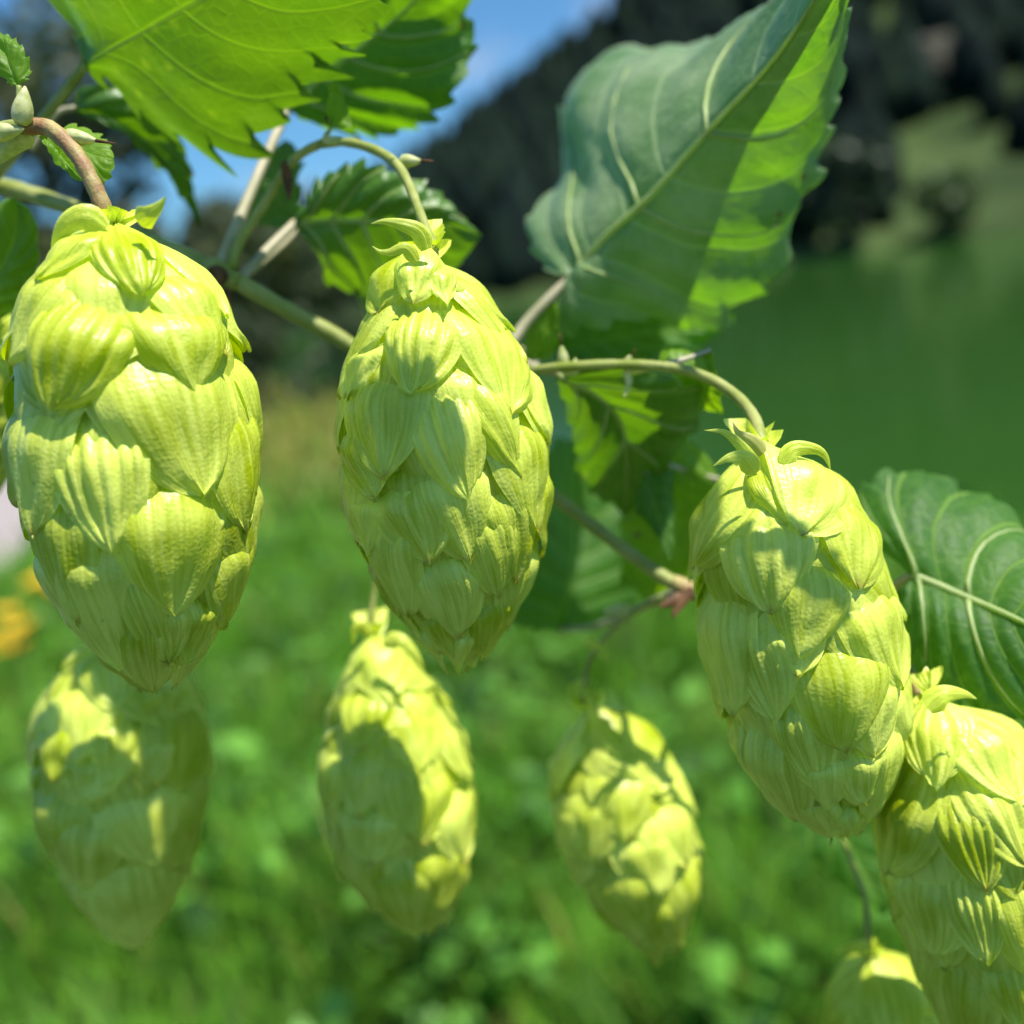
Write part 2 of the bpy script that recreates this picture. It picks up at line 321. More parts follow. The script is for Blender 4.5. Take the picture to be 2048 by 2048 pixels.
# forest mass: lumpy crowns
def forest():
    V, F, C = [], [], []; base = 0; ns = 8
    prof = [(0, .25), (.18, .95), (.45, .9), (.72, .55), (.9, .28), (1.0, .02)]
    for _ in range(3600):
        x = RNG.uniform(-60, 230); s = RNG.uniform(1.0, 190) ** 1.0; y = shore(x) + s
        # grassy clearing seen low on the right
        if s < 55 and x > 17 and RNG.random() < 0.93 * math.exp(-((x - 42) / 22) ** 2): continue
        if x < -12 and s < 120 and RNG.random() < 0.5: continue
        h = RNG.uniform(5, 10) * (0.7 if s < 12 else 1.0); r = h * RNG.uniform(.24, .36)
        z = float(hill_z(np.array(x), np.array(y))) - 0.5
        tone = RNG.random()
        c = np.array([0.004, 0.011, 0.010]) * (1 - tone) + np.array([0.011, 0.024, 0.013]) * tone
        for (t, q) in prof:
            for k in range(ns):
                a = 2 * math.pi * k / ns + t * 2; rr = r * q * RNG.uniform(.65, 1.25)
                V.append((x + rr * math.cos(a), y + rr * math.sin(a), z + h * (t + RNG.uniform(-.05, .05)))); C.append(c * RNG.uniform(.7, 1.3))
        for i in range(len(prof) - 1):
            for k in range(ns): F.append((base + i * ns + k, base + i * ns + (k + 1) % ns, base + (i + 1) * ns + (k + 1) % ns, base + (i + 1) * ns + k))
        base += ns * len(prof)
    return np.array(V), np.array(F), np.array(C)
V, F, C = forest()
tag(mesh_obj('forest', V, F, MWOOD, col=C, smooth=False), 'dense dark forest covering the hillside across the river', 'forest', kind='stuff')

def leafcloud(center, rad, n, size, c0, c1, rng, shell=0.5):
    """many small leaf clumps through an uneven volume"""
    nl = 9; lob = rng.normal(size=(nl, 3)) * np.array(rad) * 0.5; lr = rng.uniform(.35, .6, nl)
    k = rng.integers(0, nl, n); d = rng.normal(size=(n, 3)); d /= np.linalg.norm(d, axis=1)[:, None]
    q = rng.uniform(shell, 1, n) ** 0.6
    P = np.array(center) + lob[k] + d * (q * lr[k])[:, None] * np.array(rad)
    a = rng.normal(size=(n, 3)); a /= np.linalg.norm(a, axis=1)[:, None]
    b = np.cross(a, rng.normal(size=(n, 3))); b /= np.linalg.norm(b, axis=1)[:, None]
    s = size * rng.uniform(.6, 1.4, n)[:, None]
    V = np.stack([P - a * s, P + b * s * .55, P + a * s, P - b * s * .55], 1).reshape(-1, 3)
    F = np.arange(4 * n).reshape(n, 4)
    t = rng.random((n, 1)); C = np.repeat(np.array(c0) * (1 - t) + np.array(c1) * t, 4, axis=0)
    return V, F, C
def tree(name, x, y, h, rad, label, cat, group, c0, c1, n=1400, size=0.16, cz=0.62, seed=1, limbs=5):
    rng = np.random.default_rng(seed); z0 = float(ground_z(np.array(x), np.array(y))) if y < 45 else float(hill_z(np.array(x), np.array(y)))
    z0 = max(z0, WZ - .3) - 0.05
    r = empty(name, (x, y, z0)); tag(r, label, cat, group)
    pts = [np.array([x + 0.05 * h * math.sin(q * 3 + seed) * q, y, z0 + q * h * .85]) for q in np.linspace(0, 1, 8)]
    V, F = tube_data(np.array(pts), np.linspace(.028 * h, .006 * h, 8), 8); tr = mesh_obj('trunk', V, F, MBARK, r)
    for i in range(limbs):
        a = rng.uniform(0, 6.28); q = rng.uniform(.3, .7); p0 = pts[int(q * 7)]
        p1 = p0 + np.array([math.cos(a) * rad[0] * .8, math.sin(a) * rad[1] * .8, .16 * h])
        V, F = tube_data(np.array([p0, (p0 + p1) / 2 + [0, 0, .03 * h], p1]), [.010 * h, .007 * h, .003 * h], 6); mesh_obj('limb', V, F, MBARK, r)
    V, F, C = leafcloud((x, y, z0 + h * cz), rad, n, size, c0, c1, rng)
    mesh_obj('crown', V, F, MCROWN, r, col=C, smooth=False); return r
left = [
    (-8.6, 15.0, 7.5, (2.2, 2.0, 2.9), 'tall dark tree at far left behind the hop leaves', 5),
    (-6.2, 17.5, 6.0, (1.8, 1.8, 2.3), 'dark leafy tree second from the left edge of the wood', 6),
    (-5.2, 14.0, 3.0, (1.5, 1.3, 1.3), 'low shaded tree behind the left hop cone', 7),
    (-3.9, 17.0, 3.6, (1.3, 1.3, 1.5), 'small olive tree standing above the river bank', 8),
    (-10.5, 20.0, 9.0, (2.6, 2.4, 3.2), 'tallest tree at the back of the left wood', 9)]
for (x, y, h, rad, lab, sd) in left:
    tree('broadleaf_tree', x, y, h, rad, lab, 'tree', 'trees on the left bank', (0.022, 0.045, 0.014), (0.075, 0.085, 0.028), seed=sd, n=1900)
bush = [(-3.6, 12.2, 1.3, 'low dark bush on the bank between the two left cones', 21), (-2.5, 12.0, 1.0, 'small dark shrub on the river bank nearest the vine gap', 22), (-5.6, 11.6, 1.5, 'dark bush behind the left hop cone at path level', 23)]
for (x, y, h, lab, sd) in bush:
    tree('bush', x, y, h, (1.0, .8, .62), lab, 'bush', 'bushes on the river bank', (0.018, 0.04, 0.014), (0.05, 0.065, 0.022), seed=sd, n=1200, size=.08, cz=.5, limbs=3)
fs = [(31, 69.5, 5.5, 'rounded pale green tree on far shore beside the big leaf', 31), (43, 70.5, 6.5, 'broad light green tree on the far river shore', 32), (52, 69.8, 4.2, 'small yellowish shrub tree at the water edge', 33),
      (58, 75.0, 7.0, 'tall light green tree above the far shore', 34), (24, 70.0, 6.0, 'dark rounded tree on far shore below the ridge', 35)]
for (x, y, h, lab, sd) in fs:
    dk = sd == 35
    tree('shore_tree', x, y, h, (h * .42, h * .4, h * .36), lab, 'tree', 'trees along the far shore', (0.03, 0.055, 0.02) if not dk else (0.012, 0.03, 0.012), (0.11, 0.15, 0.05) if not dk else (0.03, 0.05, 0.02), seed=sd, n=700, size=.5)
# pale boulder on the hillside
def boulder(name, c, s, mat, label, seed):
    rng = np.random.default_rng(seed); V = []; nu, nv = 14, 9
    for j in range(nv):
        for i in range(nu):
            th = math.pi * j / (nv - 1); ph = 2 * math.pi * i / nu
            k = 1 + .16 * math.sin(3 * ph + seed) * math.sin(th) + rng.uniform(-.10, .10) * (0 < j < nv - 1)
            V.append((c[0] + s[0] * k * math.sin(th) * math.cos(ph), c[1] + s[1] * k * math.sin(th) * math.sin(ph), c[2] + s[2] * k * math.cos(th)))
    F = [(j * nu + i, j * nu + (i + 1) % nu, (j + 1) * nu + (i + 1) % nu, (j + 1) * nu + i) for j in range(nv - 1) for i in range(nu)]
    r = mesh_obj(name, V, F, mat, smooth=False); tag(r, label, 'rock'); return r
MROCK = plain('pale_rock', (0.045, 0.045, 0.03), (0.08, 0.075, 0.05), 0.6, rough=0.9, bump=.6, bscale=2, bdist=.2)
def ray_hill(px, py):
    v = FW + RT * ((px - 1024) / FPX) - UP * ((py - 1024) / FPX)
    for d in np.arange(60, 300, .5):
        p = CAM + v * d
        if p.z < float(hill_z(np.array(p.x), np.array(p.y))): return p
    return CAM + v * 200
p = ray_hill(1855, 165); boulder('boulder', (p.x, p.y - 2, p.z + 1), (3.2, 3, 3.6), MROCK, 'pale bare rock outcrop high on the dark hillside', 3)

# path at the left
pl = [G(-120, 820), G(-20, 905), G(-95, 1050), G(-330, 1330), G(-900, 1900)]
pc = catmull([[p.x, p.y, 0] for p in pl], 40); PV = []
for i, c in enumerate(pc):
    t = pc[min(i + 1, 39)] - pc[max(i - 1, 0)]; t /= np.linalg.norm(t); nrm = np.array([-t[1], t[0], 0])
    for s in np.linspace(-.55, .55, 6):
        q = c + nrm * s * (1 + .06 * math.sin(i * 1.3 + s * 5)); q[2] = float(ground_z(q[0], q[1])) + 0.030; PV.append(q)
MPATH = plain('gravel_path', (0.26, 0.22, 0.215), (0.36, 0.32, 0.31), 6, rough=0.9, bump=.4, bscale=60, bdist=.01)
tag(mesh_obj('path', PV, gridF(6, 40), MPATH), 'pale gravel path through the meadow at the left edge', 'path', kind='structure')

# grass and clover
def inframe(P, m=600):
    d = P - np.array(CAM); z = d @ np.array(FW); x = d @ np.array(RT) / z * FPX + 1024; y = 1024 - d @ np.array(UP) / z * FPX
    return (z > 0) & (x > -m) & (x < 2048 + m) & (y > -m) & (y < 2048 + 2.5 * m)
def ground_pts(n, y0, y1, rng):
    y = y0 + (y1 - y0) * rng.random(n) ** 1.0; x = rng.uniform(-.8, .8, n) * (y + 1.2)
    P = np.stack([x, y, ground_z(x, y)], 1)
    ok = inframe(P) & (y < edge_y(x) + 0.7)
    pp = np.array(pc)[:, :2]; dmin = np.min(np.linalg.norm(P[:, None, :2] - pp[None], axis=2), axis=1) if n < 30000 else np.full(n, 9.)
    if n >= 30000:
        dmin = np.concatenate([np.min(np.linalg.norm(q[:, None, :2] - pp[None], axis=2), axis=1) for q in np.array_split(P, 20)])
    return P[ok & (dmin > .62)]
def pnoise(P, s, ph=0.0):
    x, y = P[:, 0] * s, P[:, 1] * s
    return .5 + .25 * (np.sin(x * 1.3 + 2.1 * np.sin(y * .7 + ph)) * np.cos(y * 1.1 + 1.7 * np.sin(x * .9 + ph)) + np.sin(x * 2.7 + ph + y) * np.cos(y * 3.1 - x))
def blades(n, y0, y1, hmin, hmax, wd, rng):
    P = ground_pts(n, y0, y1, rng); n = len(P); pn = pnoise(P, 2.2)
    h = rng.uniform(hmin, hmax, n) * (.15 + 1.5 * pn); a = rng.uniform(0, 6.283, n); lean = rng.uniform(.15, .9, n) * h
    D = np.stack([np.cos(a), np.sin(a), np.zeros(n)], 1); S = np.stack([-np.sin(a), np.cos(a), np.zeros(n)], 1) * (wd * rng.uniform(.6, 1.4, n))[:, None]
    Z = np.array([0, 0, 1.]); m = P + D * (lean * .3)[:, None] + Z * (h * .6)[:, None]; t = P + D * lean[:, None] + Z * (h * .95)[:, None]
    V = np.stack([P - S, P + S, m + S * .8, m - S * .8, t + S * .1, t - S * .1], 1).reshape(-1, 3)
    i = np.arange(n)[:, None] * 6; F = np.concatenate([i + np.array([0, 1, 2, 3]), i + np.array([3, 2, 4, 5])])
    q = rng.random((n, 1)); dry = (rng.random((n, 1)) < .02 + .6 * smooth01((P[:, 1:2] - 5.5) / 3.5))
    C = np.where(dry, np.array([.26, .22, .06]), np.array([.012, .050, .005]) * (1 - q) + np.array([.14, .32, .022]) * q)
    return V, F, np.repeat(C, 6, axis=0)
def clover(n, y0, y1, size, hmax, rng):
    P = ground_pts(n, y0, y1, rng); pn = pnoise(P, 3.1, 1.0); P = P[pn > .45]; n = len(P); pn = pnoise(P, 3.1, 1.0)
    P[:, 2] += rng.uniform(.02, hmax, n) * (.4 + pn)
    nrm = rng.normal(size=(n, 3)) * .45 + np.array([0, 0, 1]); nrm /= np.linalg.norm(nrm, axis=1)[:, None]
    a = np.cross(nrm, rng.normal(size=(n, 3))); a /= np.linalg.norm(a, axis=1)[:, None]; b = np.cross(nrm, a)
    s = (size * rng.uniform(.6, 1.5, n))[:, None]
    V = np.stack([P - a * s, P - a * s * .3 - b * s * .55, P + a * s * .5 - b * s * .45, P + a * s * 1.1, P + a * s * .5 + b * s * .45, P - a * s * .3 + b * s * .55], 1).reshape(-1, 3)
    F = np.arange(6 * n).reshape(n, 6)
    q = rng.random((n, 1)) ** 1.3; C = np.array([.010, .048, .007]) * (1 - q) + np.array([.14, .33, .045]) * q
    return V, F, np.repeat(C, 6, axis=0)
B1 = blades(76000, 1.1, 5, .10, .30, .0035, RNG); B2 = blades(70000, 4.5, 17, .10, .26, .010, RNG)
V = np.concatenate([B1[0], B2[0]]); F = np.concatenate([B1[1], B2[1] + len(B1[0])]); C = np.concatenate([B1[2], B2[2]])
tag(mesh_obj('grass', V, F, MGRASS, col=C), 'long green meadow grass below the hop vine', 'grass', kind='stuff')
c1 = clover(24000, 1.2, 5.5, .022, .20, RNG); c2 = clover(4000, 1.2, 4.5, .034, .30, RNG); V = np.concatenate([c1[0], c2[0]]); F = np.concatenate([c1[1], c2[1] + len(c1[0])]); C = np.concatenate([c1[2], c2[2]])
tag(mesh_obj('ground_cover', V, F, MGRASS, col=C), 'broad leafed green weeds and clover growing through the grass', 'ground cover', kind='stuff')

# yellow flowers
MYEL = plain('yellow_petal', (0.50, 0.34, 0.005), (0.62, 0.44, 0.01), 60, rough=.6, trans=(.25, .14, 0))
fl = [(20, 1232, .30), (42, 1262, .27), (8, 1290, .27), (75, 1170, .30), (112, 1182, .26), (28, 1300, .22), (95, 1158, .30)]
fn = ['yellow flower at left edge, highest of the lower clump', 'yellow flower on the right side of the lower clump', 'yellow flower touching the left edge in the lower clump', 'yellow flower on the left of the upper clump',
      'yellow flower in the upper clump nearest the left hop cone', 'lowest yellow flower of the lower clump', 'highest yellow flower of the upper clump']
for i, ((px, py, hh), lab) in enumerate(zip(fl, fn)):
    p = G(px, py, hh); z0 = float(ground_z(p.x, p.y)); r = empty('yellow_flower', (p.x, p.y, z0)); tag(r, lab, 'flower', 'yellow meadow flowers')
    V, F = tube_data(np.array([[p.x + .02, p.y, z0], [p.x + .01, p.y, (z0 + hh) / 2], [p.x, p.y, hh]]), [.003, .0025, .002], 6); mesh_obj('flower_stem', V, F, MSTEM, r)
    V, F = [], []; rng = np.random.default_rng(i)
    for k in range(26):
        a = k * 2.399; rr = .075 * (.35 + .65 * (k / 26)) * rng.uniform(.8, 1.1); d = np.array([math.cos(a), math.sin(a) - .25, .35 + .7 * (1 - k / 26)]); d /= np.linalg.norm(d); s = np.array([-math.sin(a), math.cos(a), 0]) * .014
        c = np.array([p.x, p.y, hh]); b0 = len(V); V += [c - s * .3, c + s * .3, c + d * rr * .7 + s, c + d * rr, c + d * rr * .7 - s]; F.append((b0, b0 + 1, b0 + 2, b0 + 3, b0 + 4))
    mesh_obj('flower_head', V, F, MYEL, r, smooth=False)

# ================================================================== HOP VINE
vine = empty('hop_vine', W(0, 376, .15))
tag(vine, 'climbing hop vine with serrated green leaves and thin stems in front of meadow', 'hop vine')
def resample3(pts, n):
    return catmull([[*W(*p)] for p in pts], n)
def leaf(mid, lm, rm, mat, label=None, teeth=16, tooth=0.0009, bulge=0.002, corr=0.0005, nu=13, nv=90, petiole=None, veins=0, seed=0, pmat=None, curl=0.0, name='leaf', parent=None, nvein=7, vr=.28, lean=0.0):
    """midrib and two margins as (px,py,depth) polylines; the blade is a curved serrated sheet between them"""
    rng = np.random.default_rng(seed); parent = parent or vine
    if lean: fz = lambda L_: [(p[0], p[1], p[2] + lean * (p[1] - mid[0][1]) / 650) for p in L_]; mid, lm, rm = fz(mid), fz(lm), fz(rm)
    M = resample3(mid, nv); sz = min(1.0, np.linalg.norm(M[-1] - M[0]) / .03); corr *= sz; bulge *= sz; Lm = resample3([mid[0]] + lm + [mid[-1]], nv); Rm = resample3([mid[0]] + rm + [mid[-1]], nv)
    v = np.linspace(0, 1, nv)
    u = np.linspace(-1, 1, 2 * nu - 1); au = np.abs(u)
    P = np.zeros((nv, len(u), 3))
    for j, q in enumerate(u):
        E = Lm if q < 0 else Rm
        P[:, j] = M + (E - M) * abs(q)
    # surface normal (towards camera)
    du = np.gradient(P, axis=1); dv = np.gradient(P, axis=0); nn = np.cross(du, dv); nn /= np.linalg.norm(nn, axis=2)[..., None] + 1e-9
    toc = np.array(CAM) - P.mean(axis=(0, 1)); sg = np.sign((nn.mean(axis=(0, 1)) * toc).sum()) or 1.0; nn *= sg
    cellp = (v[:, None] - .30 * au[None]) * nvein
    env = np.sin(np.pi * np.clip(v, 0, 1))[:, None] ** .5
    h = bulge * (1 - (2 * au[None] - 1) ** 2) * env - corr * np.cos(2 * np.pi * cellp + math.pi) * (au[None] ** .6) * env
    h += curl * (au[None] ** 4) * env
    h += .0004 * sz * np.sin(9 * v[:, None] + 5 * u[None] + seed) + .0006 * sz * np.sin(15 * v[:, None] + 2 + seed) * au[None]
    # teeth along the margin
    tw = (v * teeth + .25 * np.sin(v * 9 + seed)) % 1.0; saw = np.where(tw < .75, tw / .75, (1 - tw) / .25) - .35
    big = 1 + .5 * np.sin(v * 23 + seed)
    for j, q in enumerate(u):
        E = Lm if q < 0 else Rm; d = E - M; dl = np.linalg.norm(d, axis=1)[:, None] + 1e-9
        T = np.gradient(E, axis=0); T /= np.linalg.norm(T, axis=1)[:, None] + 1e-9
        wgt = abs(q) ** 7 * np.sin(np.pi * np.clip(v * 1.03, 0, 1)) ** .4
        P[:, j] += (d / dl + .7 * T) * (saw * tooth * big * wgt)[:, None]
    P += nn * h[..., None]
    V = P.reshape(-1, 3); U = np.stack(np.meshgrid((u + 1) / 2, v), 2).reshape(-1, 2)
    o = mesh_obj(name, V, gridF(len(u), nv), mat, parent, uv=U)
    if label: o['label'] = label
    if petiole:
        Q = np.array([[*W(p[0], p[1], p[2]), p[3] * 1e-3] for p in petiole]); Cc = catmull(Q, 16)
        V, F = tube_data(Cc[:, :3], Cc[:, 3], 9); po = mesh_obj('petiole', V, F, pmat or MSTEMP, o)
    if veins:
        c = nu - 1; r0 = vr * 1e-3 * 2.0
        V, F = tube_data(P[::3, c] + nn[::3, c] * r0 * .25, np.linspace(r0, r0 * .25, len(P[::3])), 7); mesh_obj('midrib', V, F, MVEIN, o)
        for side in (-1, 1):
            for k in range(veins):
                v0 = .02 + .70 * k / veins; pts = []
                for q in np.linspace(0, .93, 9):
                    vv = min(v0 + .30 * q + .02 * q * q, .985) * (nv - 1); i = min(int(vv), nv - 2); fj = c + side * q * (nu - 1); j = min(int(fj), len(u) - 2); a_, b_ = vv - i, fj - j
                    pts.append((P[i, j] * (1 - a_) + P[i + 1, j] * a_) * (1 - b_) + (P[i, j + 1] * (1 - a_) + P[i + 1, j + 1] * a_) * b_ + nn[i, j] * r0 * .12)
                V, F = tube_data(np.array(pts), np.linspace(r0 * .62, r0 * .15, 9), 6); mesh_obj('vein', V, F, MVEIN, o)
    return o

# stems
tube('stem', [(-160, 350, .155, 1.35), (0, 372, .152, 1.3), (140, 415, .148, 1.2), (300, 480, .146, 1.15), (440, 545, .145, 1.25), (560, 612, .146, 1.2), (700, 690, .149, 1.15), (900, 830, .152, 1.1), (1135, 1012, .153, 1.0), (1250, 1100, .152, 1.0), (1370, 1178, .150, 1.1), (1500, 1210, .150, .95), (1640, 1240, .150, .9), (1790, 1310, .146, .9), (1850, 1400, .136, .75)], MSTEM, vine, n=90, ns=12)
tube('node_swelling', [(410, 528, .1445, 1.2), (440, 545, .1442, 1.75), (475, 566, .1445, 1.2)], MSTEM, vine, n=10)
tube('node_swelling', [(1345, 1160, .1495, 1.0), (1375, 1180, .149, 1.5), (1400, 1190, .149, 1.0)], MSTALK, vine, n=10)
def ribbon(name, pts, wmm, mat, parent, cup=.35, n=16, nu=7, tip=1.0, facing=None, blunt=.6, pleat=0.0):
    """leaf-like strap: pts (px,py,depth); width profile pointed at the tip"""
    M = resample3(pts, n); T = np.gradient(M, axis=0); T /= np.linalg.norm(T, axis=1)[:, None] + 1e-12
    v = np.linspace(0, 1, n); toc = np.array(CAM) - M if facing is None else np.tile(np.array(facing, float), (n, 1))
    toc /= np.linalg.norm(toc, axis=1)[:, None]; S = np.cross(T, toc); S /= np.linalg.norm(S, axis=1)[:, None] + 1e-12; B = np.cross(S, T)
    wv = wmm * 1e-3 * .5 * (np.clip(v * 4 + .35, 0, 1) ** .7) * ((1 - v ** (1.6 + 1.2 * blunt)) ** .75 if blunt else 1.3 * (1 - v) ** .9) + 2e-5
    u = np.linspace(-1, 1, nu)
    P = M[:, None] + S[:, None] * (u[None] * wv[:, None])[..., None] + B[:, None] * ((-cup * u[None] ** 2 + pleat * np.cos(u * 9)[None]) * wv[:, None])[..., None]
    U = np.stack(np.meshgrid((u + 1) / 2, v), 2).reshape(-1, 2)
    return mesh_obj(name, P.reshape(-1, 3), gridF(nu, n), mat, parent, uv=U)
# peduncle that carries the middle cone, up to its side node
tube('branch', [(462, 535, .1445, .85), (480, 480, .1445, .8), (530, 405, .1435, .72), (585, 322, .1415, .66), (640, 288, .139, .62), (655, 284, .138, .7)], MSTEM, vine, n=26)
ribbon('stipule', [(455, 545, .142), (415, 555, .140), (392, 535, .139)], 3.0, MSTIP, vine)
ribbon('stipule', [(445, 575, .142), (455, 600, .141), (450, 622, .140)], 1.8, MSTIP, vine)
ribbon('stipule', [(572, 330, .1405), (576, 365, .140), (578, 402, .140)], 1.5, MSTIP, vine)
ribbon('bud', [(572, 345, .140), (568, 330, .1395), (575, 322, .1395)], 1.1, MSTIP, vine)
# buds on the peduncles
def bud(px, py, d, px2, py2, wmm, tip=True, mat=None):
    a = np.array(W(px, py, d)); b = np.array(W(px2, py2, d - .001)); q = np.linspace(0, 1, 9)[:, None]
    V, F = tube_data(a * (1 - q) + b * q, wmm * .5e-3 * np.array([.5, .9, 1, .98, .9, .75, .55, .35, .08]), 9)
    o = mesh_obj('bud', V, F, mat or MBUD, vine)
    if tip:
        dv = (b - a); V, F = tube_data(np.array([b - dv * .12, b + dv * .25, b + dv * .5]), [.00022, .00015, .00005], 6); mesh_obj('bud_tip', V, F, MSTIP, o)
    return o
bud(655, 285, .137, 700, 280, 1.5); bud(800, 322, .130, 845, 322, 1.7); bud(655, 286, .137, 652, 262, 1.3, False)
bud(1128, 735, .139, 1122, 688, 1.6); bud(1252, 728, .1375, 1265, 708, 1.1, True); bud(1248, 740, .1375, 1300, 742, .9, False)
ribbon('stipule', [(1250, 738, .1372), (1258, 765, .137), (1248, 795, .137)], 1.0, MBUD, vine)
ribbon('stipule', [(1120, 738, .139), (1150, 738, .138), (1150, 715, .138)], 1.8, MBUD, vine)
ribbon('stipule', [(1370, 1190, .147), (1340, 1205, .146), (1318, 1215, .146)], 1.8, MSTIP, vine)
ribbon('stipule', [(1385, 1175, .147), (1350, 1225, .146), (1345, 1238, .146)], 1.4, MSTIP, vine)
# pale stipules at the upper left node
bud(42, 250, .1115, 50, 172, 2.3, False); bud(-30, 270, .112, 48, 258, 2.2, False); bud(128, 272, .113, 196, 282, 1.9, True)
ribbon('stipule', [(60, 268, .113), (20, 290, .114), (-40, 345, .116)], 2.6, MBUD, vine, cup=.6)
tube('branch', [(-90, 270, .118, .8), (-20, 262, .115, .8), (55, 252, .113, .95)], MSTEM, vine, n=12)

# leaves
leaf([(170, 128, .139), (260, 75, .134), (362, 18, .127), (560, -90, .117), (800, -215, .107)],
     [(150, 70, .139), (95, -5, .137), (70, -90, .130), (150, -210, .120), (380, -330, .109), (620, -320, .104)],
     [(185, 150, .1405), (230, 178, .1425), (300, 245, .1445), (385, 288, .1450), (478, 300, .1445), (555, 248, .1415), (620, 185, .1375), (668, 136, .134), (712, 80, .1295), (762, 10, .1245), (830, -90, .117)],
     MLEAF, 'large bright translucent leaf at the upper left', teeth=14, tooth=.0044, nv=170, nvein=5, petiole=[(-30, 375, .150, .9), (90, 232, .1425, .75), (172, 127, .1388, .7)], pmat=MSTEM, seed=1, bulge=.0012, vr=.2)
leaf([(150, 215, .150), (230, 240, .149), (310, 300, .147), (362, 370, .145), (400, 453, .144)],
     [(158, 180, .152), (230, 175, .154), (330, 220, .153), (375, 330, .149), (390, 400, .146)],
     [(160, 226, .149), (205, 248, .147), (262, 282, .146), (318, 330, .145), (365, 392, .1445)],
     MLEAF, 'narrow bright leaf with drooping pointed tip under the large leaf', lean=.07, teeth=5, tooth=.0006, seed=2, bulge=.001, petiole=[(150, 215, .150, .4), (110, 230, .150, .5), (60, 300, .150, .6)])
leaf([(575, 218, .158), (650, 150, .156), (740, 80, .152), (830, 0, .147), (900, -90, .142)],
     [(540, 130, .157), (560, 20, .151), (640, -70, .146), (780, -110, .142)],
     [(610, 236, .161), (704, 257, .164), (800, 262, .163), (872, 225, .160), (908, 174, .158), (936, 88, .157), (932, 20, .152), (940, -40, .146)],
     MLEAF2, 'dark green leaf with a pale curled edge at top centre', lean=-.010, teeth=14, tooth=.0016, seed=3, veins=4, petiole=[(440, 535, .1445, 1.0), (478, 440, .148, .85), (530, 318, .153, .75), (576, 216, .158, .7)], bulge=.002, curl=.0015)
leaf([(588, 446, .154), (680, 440, .154), (790, 440, .153), (890, 452, .152), (965, 468, .151)],
     [(596, 425, .155), (618, 405, .156), (634, 365, .157), (705, 328, .158), (770, 338, .1575), (830, 362, .156), (890, 400, .154)],
     [(603, 470, .153), (635, 510, .1525), (652, 565, .153), (715, 598, .155), (745, 655, .157), (830, 640, .157), (900, 560, .155), (945, 492, .153)],
     MLEAF, 'lobed green leaf behind the middle hop cone', lean=.048, teeth=13, tooth=.0012, seed=4, veins=4, petiole=[(478, 560, .146, .8), (530, 505, .150, .75), (590, 446, .154, .7)])
leaf([(592, 448, .164), (560, 400, .165), (548, 350, .166), (572, 278, .168)],
     [(560, 455, .164), (520, 448, .165), (484, 430, .166), (500, 385, .167), (530, 330, .168)],
     [(598, 420, .163), (597, 370, .165), (600, 310, .167)],
     MLEAF, 'small leaf half hidden behind the forked stems', lean=.03, teeth=6, tooth=.0008, seed=5, petiole=[(592, 448, .164, .5), (575, 480, .160, .5), (480, 560, .147, .6)])
leaf([(1147, 551, 0.1570), (1215, 475, 0.1540), (1301, 396, 0.1510), (1427, 246, 0.1450), (1560, 105, 0.1380), (1705, -95, 0.1280)],
     [(1120, 556, 0.1590), (1075, 512, 0.1680), (1057, 462, 0.1740), (1075, 405, 0.1800), (1116, 342, 0.1860), (1127, 252, 0.1940), (1125, 192, 0.1980), (1172, 142, 0.2000), (1232, 106, 0.2010), (1300, 92, 0.1980), (1365, 98, 0.1920), (1440, 70, 0.1820), (1500, 40, 0.1710), (1565, 5, 0.1580), (1640, -60, 0.1420)],
     [(1130, 590, 0.1560), (1120, 640, 0.1550), (1150, 660, 0.1550), (1260, 640, 0.1580), (1398, 652, 0.1610), (1448, 632, 0.1610), (1495, 590, 0.1610), (1540, 552, 0.1610), (1575, 490, 0.1600), (1602, 410, 0.1590), (1632, 362, 0.1570), (1652, 300, 0.1550), (1672, 248, 0.1530), (1680, 180, 0.1500), (1688, 98, 0.1460), (1686, 10, 0.1400), (1700, -50, 0.1330)],
     MLEAFS, 'largest leaf at upper right with a folded silvery left half', lean=.014, teeth=17, tooth=.0026, veins=3, seed=6, bulge=.0028, corr=.0008, vr=.30, petiole=[(1020, 690, .155, .9), (1052, 645, .156, .85), (1100, 595, .1565, .8), (1148, 550, .1568, .75)], nv=130)
# petiole foot joins the main stem behind the middle cone
tube('branch', [(1020, 690, .155, .9), (940, 770, .154, .9), (905, 833, .152, .95)], MSTEMP, vine, n=12)
leaf([(1118, 748, 0.1420), (1200, 790, 0.1410), (1250, 880, 0.1420), (1250, 1035, 0.1450)],
     [(1118, 780, 0.1420), (1145, 855, 0.1430), (1156, 928, 0.1440), (1190, 985, 0.1450), (1218, 1005, 0.1450)],
     [(1190, 735, 0.1400), (1300, 745, 0.1390), (1400, 770, 0.1390), (1400, 850, 0.1410), (1330, 930, 0.1430), (1285, 1000, 0.1450)],
     MLEAF, 'bright lit leaf hanging below the right hop stalk', lean=.055, teeth=10, tooth=.0009, seed=7, veins=3, petiole=[(1118, 748, .142, .5), (1085, 740, .147, .6), (1020, 720, .153, .7), (960, 755, .154, .7)])
leaf([(1440, 960, .160), (1390, 1020, .160), (1330, 1090, .161), (1240, 1160, .163)],
     [(1400, 900, .162), (1330, 880, .164), (1280, 950, .165), (1240, 1060, .165)],
     [(1460, 1040, .158), (1440, 1130, .159), (1380, 1190, .160), (1300, 1200, .162)],
     MLEAFY, 'bright green leaf between the middle and right cones', lean=.03, teeth=9, tooth=.0009, seed=8, petiole=[(1440, 960, .160, .5), (1480, 1080, .157, .6), (1450, 1200, .150, .7)])
